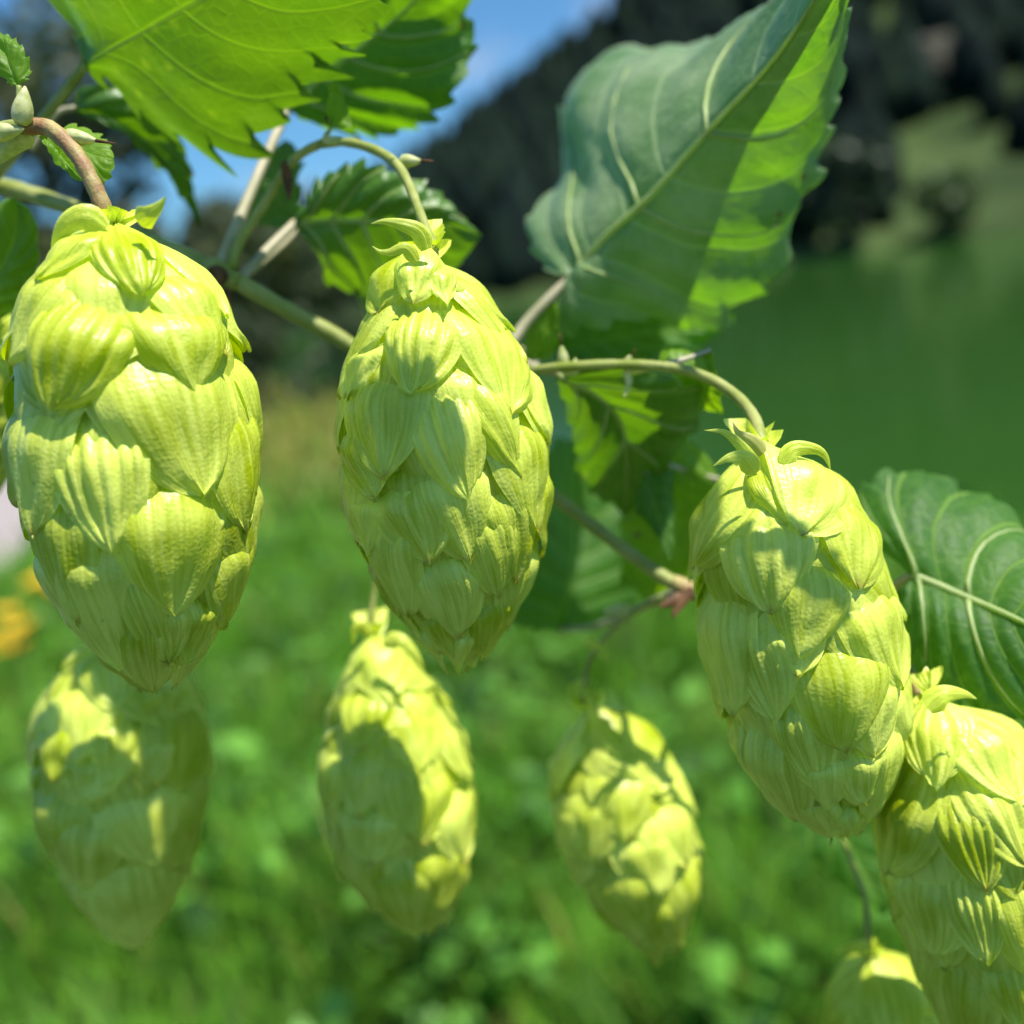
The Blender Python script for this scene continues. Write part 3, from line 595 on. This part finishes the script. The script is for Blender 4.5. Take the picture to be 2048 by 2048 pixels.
leaf([(1290, 945, .156), (1310, 1010, .155), (1325, 1060, .154), (1345, 1118, .153)], [(1275, 990, .156), (1270, 1020, .156), (1300, 1050, .155), (1330, 1100, .154)], [(1318, 950, .157), (1350, 940, .158), (1346, 1020, .156), (1348, 1080, .154)],
     MLEAF2, 'small folded silvery leaf between the middle and right cones', teeth=4, tooth=.0004, seed=9, nv=40, petiole=[(1290, 945, .156, .4), (1330, 930, .159, .4), (1440, 960, .160, .4)])
leaf([(1110, 700, .172), (1200, 680, .172), (1320, 665, .172), (1470, 640, .170)], [(1110, 640, .174), (1180, 600, .176), (1300, 590, .176), (1400, 600, .174)], [(1120, 735, .170), (1230, 745, .169), (1340, 715, .169), (1430, 670, .170)],
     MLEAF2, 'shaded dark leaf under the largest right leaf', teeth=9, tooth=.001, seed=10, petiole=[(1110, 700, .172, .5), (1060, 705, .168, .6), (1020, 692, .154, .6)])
leaf([(1075, 720, .160), (1090, 680, .160), (1100, 640, .161), (1110, 600, .162)], [(1055, 715, .160), (1050, 670, .161), (1075, 620, .162)], [(1100, 715, .160), (1122, 680, .160), (1122, 630, .161)],
     MLEAFY, 'small bright leaf beside the middle cone shoulder', lean=.03, teeth=5, tooth=.0005, seed=11, nv=40, petiole=[(1075, 720, .160, .4), (1060, 740, .158, .4), (1000, 740, .154, .5)])
leaf([(1120, 1260, .20), (1140, 1160, .20), (1150, 1040, .203), (1140, 880, .207)], [(1020, 1240, .197), (1000, 1120, .198), (1060, 960, .203), (1110, 880, .206)], [(1240, 1230, .203), (1320, 1120, .206), (1300, 1000, .208), (1210, 900, .209)],
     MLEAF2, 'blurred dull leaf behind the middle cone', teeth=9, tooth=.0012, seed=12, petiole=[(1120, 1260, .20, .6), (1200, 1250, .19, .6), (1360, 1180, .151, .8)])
leaf([(1420, 700, .139), (1400, 755, .140), (1420, 790, .141), (1445, 830, .142)], [(1370, 705, .141), (1345, 735, .142), (1370, 780, .143), (1410, 815, .143)], [(1430, 730, .137), (1437, 760, .138), (1442, 800, .140)],
     MLEAFY, 'small folded leaf on the curved right hop stalk', teeth=4, tooth=.0005, seed=13, nv=40, petiole=[(1420, 700, .139, .3), (1380, 715, .137, .35), (1330, 730, .136, .45)])
leaf([(1330, 735, .137), (1350, 720, .1375), (1390, 712, .138), (1430, 748, .138)], [(1316, 722, .139), (1335, 702, .140), (1380, 706, .140), (1415, 725, .139)], [(1350, 738, .1365), (1390, 745, .1365), (1412, 752, .137)],
     MLEAFY, 'curled leaf lying along the top of the right hop stalk', teeth=6, tooth=.0005, seed=14, nv=40)
# right edge leaf
leaf([(1822, 1150, .140), (1900, 1180, .137), (2000, 1225, .133), (2150, 1290, .126)],
     [(1770, 1100, .142), (1725, 1030, .146), (1728, 985, .149), (1762, 950, .151), (1830, 940, .151), (1900, 965, .150), (1990, 1005, .147), (2070, 1080, .142), (2130, 1180, .134)],
     [(1800, 1200, .139), (1830, 1290, .137), (1880, 1370, .135), (1970, 1420, .133), (2080, 1440, .130), (2140, 1380, .127)],
     MLEAF2, 'dark ridged leaf with pale veins at the right edge', teeth=12, tooth=.0015, veins=2, seed=15, vr=.34, corr=.0008, bulge=.003, petiole=[(1822, 1150, .140, .6), (1780, 1180, .144, .6), (1700, 1265, .148, .7)])
leaf([(1800, 1170, .150), (1820, 1240, .149), (1850, 1310, .148), (1885, 1390, .146)], [(1770, 1200, .151), (1765, 1280, .150), (1800, 1350, .149), (1850, 1390, .147)], [(1850, 1180, .150), (1890, 1260, .149), (1900, 1340, .147)],
     MLEAFY, 'bright translucent leaf between the right cone and the edge leaf', lean=.03, teeth=6, tooth=.0007, seed=16, petiole=[(1800, 1170, .150, .4), (1770, 1200, .150, .5), (1700, 1265, .1485, .5)])
leaf([(1560, 1500, .19), (1640, 1600, .19), (1700, 1700, .19), (1770, 1830, .19)], [(1530, 1570, .187), (1580, 1660, .186), (1650, 1740, .186), (1720, 1800, .188)], [(1640, 1480, .194), (1740, 1540, .196), (1800, 1650, .196), (1810, 1760, .193)],
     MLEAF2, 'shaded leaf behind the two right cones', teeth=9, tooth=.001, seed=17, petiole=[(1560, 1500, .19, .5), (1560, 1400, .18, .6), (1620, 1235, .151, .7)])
leaf([(790, -650, 0.0925), (955, -790, 0.0865), (1165, -750, 0.0830), (1365, -770, 0.0810)],
     [(865, -690, 0.0895), (931, -740, 0.0872), (1159, -704, 0.0819), (1295, -740, 0.0800)],
     [(765, -700, 0.0919), (989, -695, 0.0885), (1179, -545, 0.0873), (1295, -650, 0.0840)],
     MLEAF, 'leaf above the picture that shades the middle cone', teeth=9, tooth=.0008, seed=23, bulge=0, petiole=[(975, -650, .0925, .6), (900, -560, .100, .7), (800, -420, .112, .8)])
leaf([(1990, -640, 0.0855), (2080, -450, 0.0852), (2240, -430, 0.0830), (2420, -430, 0.0820)],
     [(2081, -669, 0.0830), (2150, -419, 0.0839), (2340, -520, 0.0810)],
     [(1912, -600, 0.0879), (2019, -482, 0.0866), (2310, -220, 0.0863)],
     MLEAF, 'leaf beyond the picture that shades the right cone', teeth=9, tooth=.0008, seed=24, bulge=0, petiole=[(2050, -640, .0855, .6), (1900, -560, .100, .7), (1700, -420, .112, .8)])
# left edge young leaves
leaf([(38, 172, .1125), (22, 140, .1125), (8, 105, .1130), (-30, 60, .114)], [(18, 165, .113), (-6, 140, .113), (-30, 110, .1135)], [(58, 150, .1125), (55, 115, .1125), (38, 88, .113), (8, 68, .1135)],
     MLEAFY, 'tiny folded serrated leaf at the left edge', teeth=8, tooth=.0006, seed=18, nv=60, petiole=[(38, 172, .1125, .3), (38, 210, .1125, .3), (45, 250, .113, .35)], pmat=MSTEM)
leaf([(110, 268, .118), (150, 290, .119), (190, 310, .119), (228, 318, .119)], [(130, 252, .1205), (175, 258, .121), (215, 285, .1205)], [(125, 300, .118), (160, 340, .118), (205, 365, .119), (225, 345, .119)],
     MLEAFY, 'small serrated leaf behind the left cone stalk', teeth=8, tooth=.0007, seed=19, nv=60, petiole=[(110, 268, .118, .3), (85, 262, .115, .3), (60, 255, .1135, .4)])
leaf([(75, 262, .1155), (110, 300, .116), (140, 335, .1155), (168, 362, .115)], [(90, 256, .117), (130, 285, .117), (160, 330, .116)], [(85, 285, .115), (110, 320, .115), (145, 355, .115)],
     MLEAFY, 'narrow pale leaflet hugging the left cone stalk', teeth=3, tooth=.0002, seed=20, nv=40)
leaf([(-60, 640, .150), (-10, 560, .150), (30, 480, .150), (30, 395, .151)], [(-80, 560, .153), (-60, 460, .154), (-10, 405, .153)], [(-10, 650, .148), (50, 600, .148), (80, 520, .149), (70, 440, .150)],
     MLEAFY, 'bright blurred leaf at the left edge beside the left cone', lean=.03, teeth=5, tooth=.0004, seed=21, petiole=[(-60, 640, .150, .4), (-110, 520, .152, .5), (-130, 356, .155, .7)])
leaf([(662, 256, .136), (672, 225, .136), (680, 200, .1355), (655, 168, .135)], [(652, 235, .137), (655, 205, .137), (660, 180, .136)], [(690, 256, .135), (702, 250, .135), (692, 205, .1352), (676, 165, .135)],
     MLEAFY, 'tiny pale leaf on the node above the middle cone', teeth=2, tooth=.0002, seed=22, nv=30, nu=7, petiole=[(662, 256, .136, .22), (655, 268, .137, .25), (645, 286, .1385, .3)])
ribbon('stipule', [(662, 252, .1365), (655, 240, .1362), (650, 230, .136)], .8, MSTIP, vine)

# ================================================================== HOP CONES
class Cone:
    def __init__(s, name, label, top, tip, d0, d1, prof, off, k, seed, rows=8, lift=1.0):
        s.rng = np.random.default_rng(seed); s.off, s.k = off, k
        s.A = np.array(W(top[0], top[1], d0)); s.B = np.array(W(tip[0], tip[1], d1)); s.top, s.tip, s.d0, s.d1 = np.array(top, float), np.array(tip, float), d0, d1
        s.L = np.linalg.norm(s.B - s.A); s.ax = (s.B - s.A) / s.L
        c = (s.A + s.B) / 2; f = np.array(CAM) - c; f -= s.ax * (f @ s.ax); s.f = f / np.linalg.norm(f)
        r = np.array(RT); r = np.cross(s.ax, s.f); s.r = r if r @ np.array(RT) > 0 else -r
        s.pt = [p[0] for p in prof]; s.pr = [max(p[1] * (d0 + d1) / 2 / FPX - .0015 * lift, .0004) for p in prof]; s.prpx = [p[1] for p in prof]
        s.root = empty('hop_cone', Vector(s.A)); tag(s.root, label, 'hop cone', 'hop cones hanging from the vine'); s.lift = lift
    def R(s, t): return np.interp(t, s.pt, s.pr)
    def tphi(s, q):
        px, py = s.off[0] + q[0] * s.k, s.off[1] + q[1] * s.k
        v = np.array(W(px, py, 1.0)) - np.array(CAM); D = np.arange(s.d0 - .028, s.d1 + .02, .0001)
        X = np.array(CAM) + v * D[:, None] - s.A; t = X @ s.ax / s.L; rad = X - (t * s.L)[:, None] * s.ax; rr = np.linalg.norm(rad, axis=1)
        g = rr - (s.R(t) + .0008); i = int(np.argmax(g < 0)) if (g < 0).any() else int(np.argmin(g))
        return float(t[i]), math.atan2(rad[i] @ s.r, rad[i] @ s.f)
    def pos(s, t, phi, h):
        r = s.R(t) + h
        return s.A + s.ax * (t * s.L)[..., None] + s.f * (r * np.cos(phi))[..., None] + s.r * (r * np.sin(phi))[..., None]
    def bract(s, t0, p0, t1, p1, wm, pleat=.00020, hb=-.0034, ht=.0013, point=.5, nu=31, nv=21, bulge=.0006, cup=.0009, bend=0.0, npl=None, mat=None, tipcurl=0.0):
        rng = s.rng; v = np.linspace(0, 1, nv)[:, None]; u = np.linspace(-1, 1, nu)[None]
        tcn = t0 + (t1 - t0) * v; pcn = p0 + (p1 - p0) * v + bend * np.sin(np.pi * v)
        Rm = max(float(s.R((t0 + t1) / 2)), .004); da, db = (t1 - t0) * s.L, (p1 - p0) * Rm; l = math.hypot(da, db) + 1e-9; bt, bp = -db / l, da / l
        a = 1.7 + 1.0 * (1 - point); wid = wm * .5 * (.62 + .38 * smooth01(v / .35)) * (1 - v ** (a + 1.2)) ** (.62 + .35 * point)
        asym = rng.uniform(-.12, .12)
        uu = u + asym * np.sin(np.pi * v) * (1 - u * u)
        t = tcn + uu * wid * bt / s.L; ph = pcn + uu * wid * bp / np.maximum(s.R(np.clip(tcn, 0, 1)), .0035)
        t = np.clip(t, -.06, 1.06)
        f1, f2, f3 = rng.uniform(0, 6.28, 3); t = t + .006 * np.sin(7 * u + f1) * v ** 3; npl = npl or rng.integers(4, 7)
        h = hb + (ht - hb) * smooth01(v * 1.9) * np.ones_like(u) + .85 * bulge * np.sin(np.pi * np.clip(v * .95, 0, 1)) * (1 - u * u)
        h = h - cup * (np.abs(u) ** 2.4) * (1 - .95 * v)
        ridge = np.abs(np.sin((u * npl * .5 + .30 * np.sin(2.6 * u + f2) + .18 * np.sin(2.2 * v + f1)) * np.pi)) - .5
        h = h + pleat * ridge * np.clip(1.15 - v, .12, 1) * np.clip(v * 6, .3, 1)
        h = h + .00022 * np.sin(4.1 * v + 2.6 * u + f2) + .00014 * np.sin(7 * u - 5 * v + f3) + .00010 * np.sin(15 * v + 9 * u + f1) + .0003 * np.sin(6 * v + f3 + 2 * np.sign(u)) * np.abs(u) ** 4
        tipcurl = tipcurl + rng.uniform(0, .0008)
        h = h + tipcurl * smooth01((v - .75) / .25) * (1 - .5 * u * u)
        P = s.pos(t, ph, h * s.lift)
        U = np.stack([np.broadcast_to((u + 1) / 2, t.shape), np.broadcast_to(v, t.shape)], 2).reshape(-1, 2)
        return mesh_obj('bract', P.reshape(-1, 3), gridF(nu, nv), mat or MB, s.root, uv=U)
    def placed(s, rows):
        for q in rows:
            kw = dict(q[5]) if len(q) > 5 else {}
            (x0, y0, x1, y1, wd) = q[:5]; t0, p0 = s.tphi((x0, y0)); t1, p1 = s.tphi((x1, y1))
            dm = (s.d0 + s.d1) / 2 - .010; fs = math.cos((p0 + p1) / 2); wm = wd * s.k * dm / FPX / max(fs, .55)
            tt = .04 * min(1, max(0, t0)); s.bract(t0 - .035, p0, t1, p1, wm * 1.10, **kw)
    def fill(s, rows=8, per=5, front=-.0009, back=0.0, skipfront=False, **kw):
        for i in range(rows):
            t0 = -.01 + .80 * i / (rows - 1); ln = .30 - .06 * i / rows; n = per if .1 < t0 < .75 else max(3, per - 1)
            for k in range(n):
                ph = 2 * math.pi * (k + .5 * (i % 2)) / n + s.rng.uniform(-.12, .12) + i * .17; ph = (ph + math.pi) % (2 * math.pi) - math.pi
                if skipfront and abs(ph) < 1.05: continue
                d = front if abs(ph) < 1.25 else back
                wm = 2 * math.pi * max(float(s.R(t0 + ln * .45)), .003) / n * s.rng.uniform(1.25, 1.5)
                s.bract(t0, ph, min(t0 + ln * s.rng.uniform(.9, 1.1), 1.0), ph + s.rng.uniform(-.1, .1), wm, hb=-.0029 + d, ht=.0009 + d, point=s.rng.uniform(.35, .8), **kw)
    def core(s):
        n = 14; t = np.linspace(.02, .97, n); ph = np.linspace(0, 2 * math.pi, 13)
        T, PH = np.meshgrid(t, ph, indexing='ij'); P = s.pos(T, PH, np.full_like(T, 0) - np.minimum(.0042, s.R(T) * .6)); mesh_obj('core', P.reshape(-1, 3), gridF(13, n), MCORE, s.root)
    def stalk(s, pts, mat=None, n=30, hairs=0):
        Q = np.array([[*W(p[0], p[1], p[2]), p[3] * 1e-3] for p in pts]); C = catmull(Q, n); V, F = tube_data(C[:, :3], C[:, 3] * (1 + .05 * np.sin(np.arange(n) * 1.7)), 10)
        o = mesh_obj('stalk', V, F, mat or MSTALK, s.root)
        if hairs:
            Vh, Fh = [], []
            for _ in range(hairs):
                i = s.rng.integers(1, n - 1); q = C[i, :3] + (C[i + 1, :3] - C[i, :3]) * s.rng.random(); d = s.rng.normal(size=3); d /= np.linalg.norm(d); T = C[i + 1, :3] - C[i, :3]; T /= np.linalg.norm(T); d -= T * (d @ T); d /= np.linalg.norm(d)
                a = q + d * C[i, 3] * .9; b = a + d * s.rng.uniform(.0002, .00045) + T * .0001; w_ = np.cross(d, T) * 1.6e-5; b0 = len(Vh); Vh += [a - w_, a + w_, b]; Fh.append((b0, b0 + 1, b0 + 2))
            h = mesh_obj('stalk_hairs', Vh, Fh, MHAIR, o); h['kind'] = 'stuff'
    def sepal(s, pts, wmm, mat=None, cup=.28, **kw):
        wmm *= .75; kw.setdefault('blunt', 0); kw.setdefault('pleat', .05)
        b0 = pts[0]; pts = [tuple(b0[i] + .78 * (p[i] - b0[i]) for i in range(3)) for p in pts]
        ps = [(s.off[0] + p[0] * s.k, s.off[1] + p[1] * s.k, p[2]) for p in pts]
        return ribbon('bract', ps, wmm, mat or MB, s.root, cup=cup, n=20, nu=9, **kw)

PW = dict(pleat=.0009, npl=7)
# --- left front cone
c = Cone('c', 'largest hop cone at left front with loose folded bracts and pink stalk', (228, 432), (318, 1378), .1115, .1200, [(-.05, 40), (0, 60), (.06, 125), (.15, 190), (.27, 226), (.4, 240), (.55, 236), (.7, 214), (.82, 170), (.92, 105), (1, 28), (1.06, 8)], (0, 380), .528, 11)
c.core(); c.fill(9, 5)
c.placed([(460, 130, 530, 395, 250, dict(PW, ht=.0010, point=.1, bulge=.0018)), (620, 170, 825, 480, 150), (640, 250, 830, 620, 260), (330, 130, 175, 330, 170, dict(ht=.001)), (300, 220, 60, 660, 170, dict(ht=.0012)),
          (360, 360, 215, 825, 340, dict(PW, ht=.0012, point=.1, bulge=.0022)), (640, 370, 730, 760, 400, dict(ht=.0011, point=.45, bulge=.0016, bend=.05)), (560, 470, 760, 1155, 500, dict(ht=.0009, point=.25, bulge=.0014)),
          (900, 500, 975, 1010, 190), (860, 660, 905, 1300, 240, dict(pleat=.00065)), (310, 800, 440, 1365, 330, dict(PW, point=.4)), (650, 1010, 650, 1600, 420, dict(point=.3, bulge=.0016)),
          (110, 700, 170, 1300, 230), (150, 1000, 330, 1640, 250), (260, 1150, 480, 1800, 300, dict(point=.3)), (470, 1300, 630, 1790, 240), (880, 1220, 835, 1660, 220), (960, 950, 945, 1480, 150), (780, 1500, 675, 1795, 170, dict(tipcurl=.0006)), (540, 1540, 590, 1895, 260, dict(point=.1)), (660, 1500, 660, 1800, 160)])
c.sepal([(520, 120, .1045), (570, 90, .1030), (620, 50, .1025), (658, -2, .1022)], 3.0)
c.sepal([(400, 150, .1075), (300, 90, .1060), (210, 130, .1060), (160, 230, .1075), (150, 330, .109)], 3.6, cup=.3)
c.stalk([(50, 252, .1130, .95), (100, 258, .1125, .95), (150, 305, .1120, .9), (185, 365, .1118, .9), (208, 420, .1122, 1.0), (225, 470, .1135, 1.0)], hairs=420)
# --- middle cone
c = Cone('c', 'sharpest hop cone in the middle with many overlapping pointed bracts', (846, 492), (925, 1340), .1180, .1285, [(-.05, 30), (0, 45), (.06, 92), (.12, 118), (.2, 158), (.3, 196), (.42, 215), (.55, 212), (.68, 192), (.8, 150), (.9, 96), (1, 26), (1.06, 8)], (620, 400), .4969, 12)
c.core(); c.fill(10, 6)
c.placed([(445, 130, 425, 410, 200, dict(point=.05, bulge=.0018, ht=.0011)), (330, 190, 290, 450, 190, dict(ht=.0010, bulge=.0016, point=.2)), (590, 230, 865, 520, 230, dict(ht=.0010)), (520, 250, 540, 420, 130),
          (470, 380, 415, 775, 310, dict(PW, point=.15, ht=.0010, bulge=.0014)), (700, 400, 795, 860, 310, dict(point=.75, ht=.0012)), (590, 600, 825, 1115, 210, dict(point=.6)), (215, 560, 170, 790, 150, dict(ht=.001)),
          (300, 600, 320, 1115, 330, dict(pleat=.0002, point=.5)), (170, 820, 285, 1200, 220, dict(pleat=.0002)), (480, 690, 625, 1200, 310, dict(PW, point=.3, ht=.0011, bulge=.0014)), (920, 550, 1000, 975, 230), (850, 760, 890, 1335, 270, dict(point=.7)),
          (1000, 950, 965, 1430, 200), (470, 960, 640, 1450, 320, dict(pleat=.0002, point=.35)), (320, 1080, 490, 1455, 320, dict(pleat=.0002)), (640, 1130, 745, 1595, 240, dict(pleat=.00035, point=.3)), (745, 1030, 810, 1535, 220, dict(point=.3)),
          (900, 1310, 815, 1700, 230, dict(point=.3)), (970, 1400, 850, 1730, 130), (740, 1550, 685, 1830, 200, dict(point=.2)), (430, 1370, 600, 1750, 320, dict(pleat=.0002)), (270, 1160, 420, 1670, 230, dict(pleat=.0002)), (200, 1130, 260, 1420, 150),
          (645, 1680, 605, 1898, 110), (500, 1620, 590, 1830, 180), (800, 1680, 690, 1850, 130)])
c.sepal([(470, 200, .1120), (430, 110, .1110), (340, 70, .1105), (250, 55, .1105), (182, 66, .1108)], 2.6)
c.sepal([(430, 250, .1105), (370, 180, .1095), (290, 200, .1095), (240, 195, .1098), (200, 168, .1100)], 1.9)
c.stalk([(640, 288, .1385, .62), (690, 284, .136, .62), (745, 298, .133, .62), (790, 325, .129, .62), (818, 370, .125, .6), (845, 440, .120, .58), (864, 490, .1175, .65), (868, 520, .118, .65)], MSTEM, hairs=200)
# --- right front cone
c = Cone('c', 'hop cone right of centre with heart shaped bracts and a dry brown tip', (1512, 885), (1688, 1668), .1200, .1310, [(-.05, 35), (0, 55), (.06, 110), (.15, 155), (.27, 186), (.4, 200), (.55, 202), (.7, 188), (.82, 150), (.92, 95), (1, 30), (1.06, 8)], (1300, 780), .4915, 13)
c.core(); c.fill(9, 5)
c.placed([(610, 220, 600, 575, 260, dict(ht=.0013, point=.3)), (460, 280, 580, 550, 180, dict(ht=.0010)), (390, 300, 190, 720, 220, dict(ht=.001)), (430, 460, 500, 890, 390, dict(PW, ht=.0010, point=.2, bulge=.002)), (660, 640, 605, 1070, 340, dict(ht=.0010, point=.35, bulge=.0018)),
          (770, 360, 830, 800, 260), (890, 700, 1000, 1210, 260, dict(pleat=.00065)), (340, 800, 520, 1335, 340, dict(PW)), (210, 700, 370, 1310, 260), (770, 940, 790, 1460, 390, dict(point=.2, bulge=.0017)), (590, 950, 600, 1150, 240), (930, 1080, 900, 1490, 260),
          (590, 1180, 680, 1600, 260, dict(pleat=.00065)), (420, 1250, 620, 1740, 300, dict(PW)), (720, 1450, 730, 1690, 180, dict(point=.1)), (860, 1420, 860, 1670, 220, dict(point=.1)), (785, 1690, 800, 1805, 110, dict(point=.05, bulge=.0012)), (990, 1250, 870, 1740, 180), (620, 1640, 740, 1800, 200)])
c.sepal([(430, 330, .1130), (370, 220, .1120), (270, 130, .1120), (160, 117, .1125)], 2.0)
c.sepal([(430, 340, .1120), (370, 260, .1105), (290, 260, .1105), (210, 300, .1115)], 2.8)
c.sepal([(540, 300, .1150), (600, 225, .1150), (710, 225, .1155), (765, 265, .1160), (790, 335, .1165)], 2.6)
c.sepal([(460, 260, .1150), (400, 190, .1150), (330, 150, .1155), (300, 90, .1160)], 2.2, MTIP)
c.sepal([(690, 1720, .1290), (720, 1790, .1285), (700, 1850, .1285)], 1.8, MTIP)
c.sepal([(720, 1750, .1280), (745, 1820, .1280), (738, 1885, .1282)], .6, MSTIP)
c.stalk([(905, 790, .153, .8), (1000, 758, .147, .75), (1105, 736, .139, .7), (1250, 729, .1365, .7), (1370, 740, .134, .7), (1450, 775, .131, .72), (1500, 822, .126, .75), (1522, 875, .1205, .8), (1530, 915, .120, .8)], MSTEM, n=44, hairs=300)
# --- right edge cone
c = Cone('c', 'hop cone cut off by the right edge, partly behind another cone', (1868, 1402), (2150, 2250), .1290, .1440, [(-.05, 40), (0, 60), (.06, 115), (.15, 165), (.27, 195), (.4, 205), (.55, 205), (.7, 190), (.82, 155), (.92, 95), (1, 30), (1.06, 8)], (1600, 1350), .3613, 14)
c.core(); c.fill(9, 5)
c.placed([(740, 180, 760, 600, 380, dict(PW, ht=.0012)), (970, 180, 1190, 680, 430, dict(PW, ht=.0012)), (1150, 200, 1330, 640, 300), (520, 430, 510, 1080, 420, dict(PW)), (960, 490, 1230, 1030, 340, dict(pleat=.00065)), (880, 600, 1030, 1170, 380, dict(PW)), (1190, 600, 1380, 1130, 340),
          (890, 1040, 1045, 1570, 300, dict(PW)), (620, 1020, 750, 1530, 430), (1110, 1080, 1270, 1640, 300), (690, 1400, 900, 2050, 420), (1140, 1560, 1250, 1950, 300, dict(pleat=.00065)), (430, 950, 510, 1360, 190)])
c.sepal([(700, 180, .1200), (820, 90, .1195), (960, 85, .1200), (1060, 120, .1205)], 3.6)
c.stalk([(1720, 1275, .149, .9), (1790, 1320, .144, .75), (1825, 1365, .138, .75), (1850, 1405, .131, .8), (1872, 1440, .130, .8)], MSTALK)
# --- lower left
c = Cone('c', 'soft focus hop cone at lower left below the largest cone', (228, 1232), (266, 1890), .1590, .1690, [(-.05, 20), (0, 35), (.08, 88), (.18, 140), (.3, 166), (.42, 172), (.55, 165), (.68, 142), (.8, 108), (.92, 62), (1, 26), (1.06, 8)], (0, 1200), .5176, 15)
c.core(); c.fill(9, 6)
c.placed([(420, 200, 450, 410, 260, dict(ht=.0012)), (600, 280, 630, 480, 330, dict(ht=.0012)), (320, 280, 310, 620, 250), (460, 400, 440, 700, 210), (700, 280, 700, 740, 260), (590, 470, 600, 710, 210), (360, 580, 330, 770, 240), (220, 430, 230, 690, 180), (700, 700, 680, 1040, 190), (500, 660, 600, 1010, 340),
          (300, 740, 330, 1110, 300), (450, 900, 520, 1335, 340, dict(point=.2)), (640, 960, 560, 1310, 190), (770, 600, 740, 900, 150), (180, 660, 250, 1030, 190), (330, 1010, 420, 1310, 250)])
c.sepal([(400, 160, .155), (280, 230, .153), (210, 280, .153), (195, 330, .154)], 3.0, MB)
c.stalk([(300, 482, .1465, .6), (290, 760, .155, .6), (262, 1050, .160, .6), (240, 1190, .1596, .6), (232, 1260, .1596, .65)], MSTEM)
# --- lower centre
c = Cone('c', 'soft focus slim hop cone hanging below the middle cone', (742, 1248), (846, 1866), .1610, .1700, [(-.05, 20), (0, 34), (.06, 52), (.14, 76), (.24, 112), (.34, 140), (.48, 152), (.6, 150), (.72, 138), (.84, 106), (.94, 66), (1, 30), (1.06, 8)], (0, 1200), .5176, 16)
c.core(); c.fill(10, 5)
c.placed([(1440, 110, 1500, 400, 260, dict(ht=.0012)), (1600, 150, 1690, 330, 240, dict(ht=.0010)), (1420, 330, 1400, 570, 260, dict(pleat=.00065)), (1600, 370, 1620, 650, 240, dict(ht=.001)), (1720, 400, 1790, 700, 200), (1500, 510, 1580, 910, 240, dict(pleat=.0007)), (1380, 530, 1400, 830, 190), (1280, 520, 1270, 790, 190),
          (1660, 600, 1640, 940, 240), (1750, 660, 1780, 1010, 190), (1430, 770, 1450, 1010, 300, dict(pleat=.0007)), (1650, 870, 1680, 1210, 240), (1500, 900, 1620, 1285, 340), (1300, 800, 1420, 1210, 250), (1730, 900, 1700, 1250, 190)])
c.sepal([(1430, 130, .1550), (1385, 85, .1540), (1355, 110, .1540), (1345, 190, .1545)], 2.2)
c.sepal([(1480, 170, .1530), (1560, 150, .1520), (1640, 220, .1520), (1685, 300, .1530)], 3.0)
c.stalk([(880, 815, .152, .5), (800, 960, .158, .45), (760, 1090, .161, .42), (748, 1180, .162, .42), (743, 1240, .1612, .5), (745, 1275, .1616, .55)], MSTEM)
# --- lower right of centre
c = Cone('c', 'blurred leaning hop cone in the grass between middle and right cones', (1180, 1402), (1328, 1914), .1670, .1750, [(-.05, 18), (0, 32), (.08, 74), (.18, 108), (.3, 130), (.45, 142), (.6, 138), (.74, 112), (.86, 76), (.95, 44), (1, 22), (1.06, 8)], (1000, 1100), .5424, 17)
c.core(); c.fill(9, 5)
c.placed([(410, 560, 440, 770, 300, dict(ht=.0013)), (210, 700, 235, 870, 170), (540, 700, 590, 890, 220), (430, 760, 460, 1060, 240), (600, 860, 680, 1160, 220), (500, 980, 580, 1260, 240), (300, 820, 340, 1160, 240), (640, 1080, 655, 1450, 190), (580, 1210, 605, 1470, 190), (400, 1080, 540, 1410, 300), (220, 860, 270, 1130, 190), (580, 1410, 592, 1525, 80)])
c.stalk([(1375, 1185, .151, .5), (1300, 1205, .158, .42), (1230, 1255, .163, .42), (1180, 1320, .166, .42), (1170, 1390, .1668, .5), (1182, 1430, .1675, .5)], MSTEM)
c.sepal([(310, 330, .164), (370, 360, .163), (400, 400, .163), (420, 450, .163)], 1.8)
ribbon('stipule', [(1265, 1225, .161), (1235, 1220, .160), (1205, 1222, .160)], 2.4, MBUD, vine)
# --- bottom right
c = Cone('c', 'small blurred hop cone at the bottom edge on the right', (1738, 1895), (1880, 2420), .1620, .1700, [(-.05, 18), (0, 40), (.08, 84), (.18, 112), (.3, 132), (.45, 140), (.6, 136), (.74, 112), (.86, 76), (.95, 44), (1, 22), (1.06, 8)], (1600, 1350), .3613, 18)
c.core(); c.fill(9, 5, front=0.0)
c.sepal([(400, 1530, .160), (320, 1500, .159), (230, 1510, .159), (130, 1545, .160)], 3.0)
c.stalk([(1640, 1236, .1505, .6), (1600, 1450, .175, .55), (1690, 1690, .170, .5), (1730, 1800, .164, .5), (1736, 1880, .1618, .6), (1742, 1920, .1625, .6)], MSTEM)
# --- left edge
c = Cone('c', 'blurred hop cone at the left edge mostly hidden behind the largest cone', (-48, 560), (-40, 1010), .1500, .1580, [(-.05, 18), (0, 40), (.08, 70), (.18, 90), (.3, 100), (.45, 104), (.6, 100), (.74, 84), (.86, 60), (.95, 40), (1, 22), (1.06, 8)], (0, 0), 1.0, 19)
c.core(); c.fill(8, 5, front=0.0)
c.stalk([(-120, 357, .1555, .6), (-75, 440, .153, .5), (-52, 540, .150, .6), (-48, 580, .1505, .6)], MSTEM)
print('objects', len(bpy.data.objects))
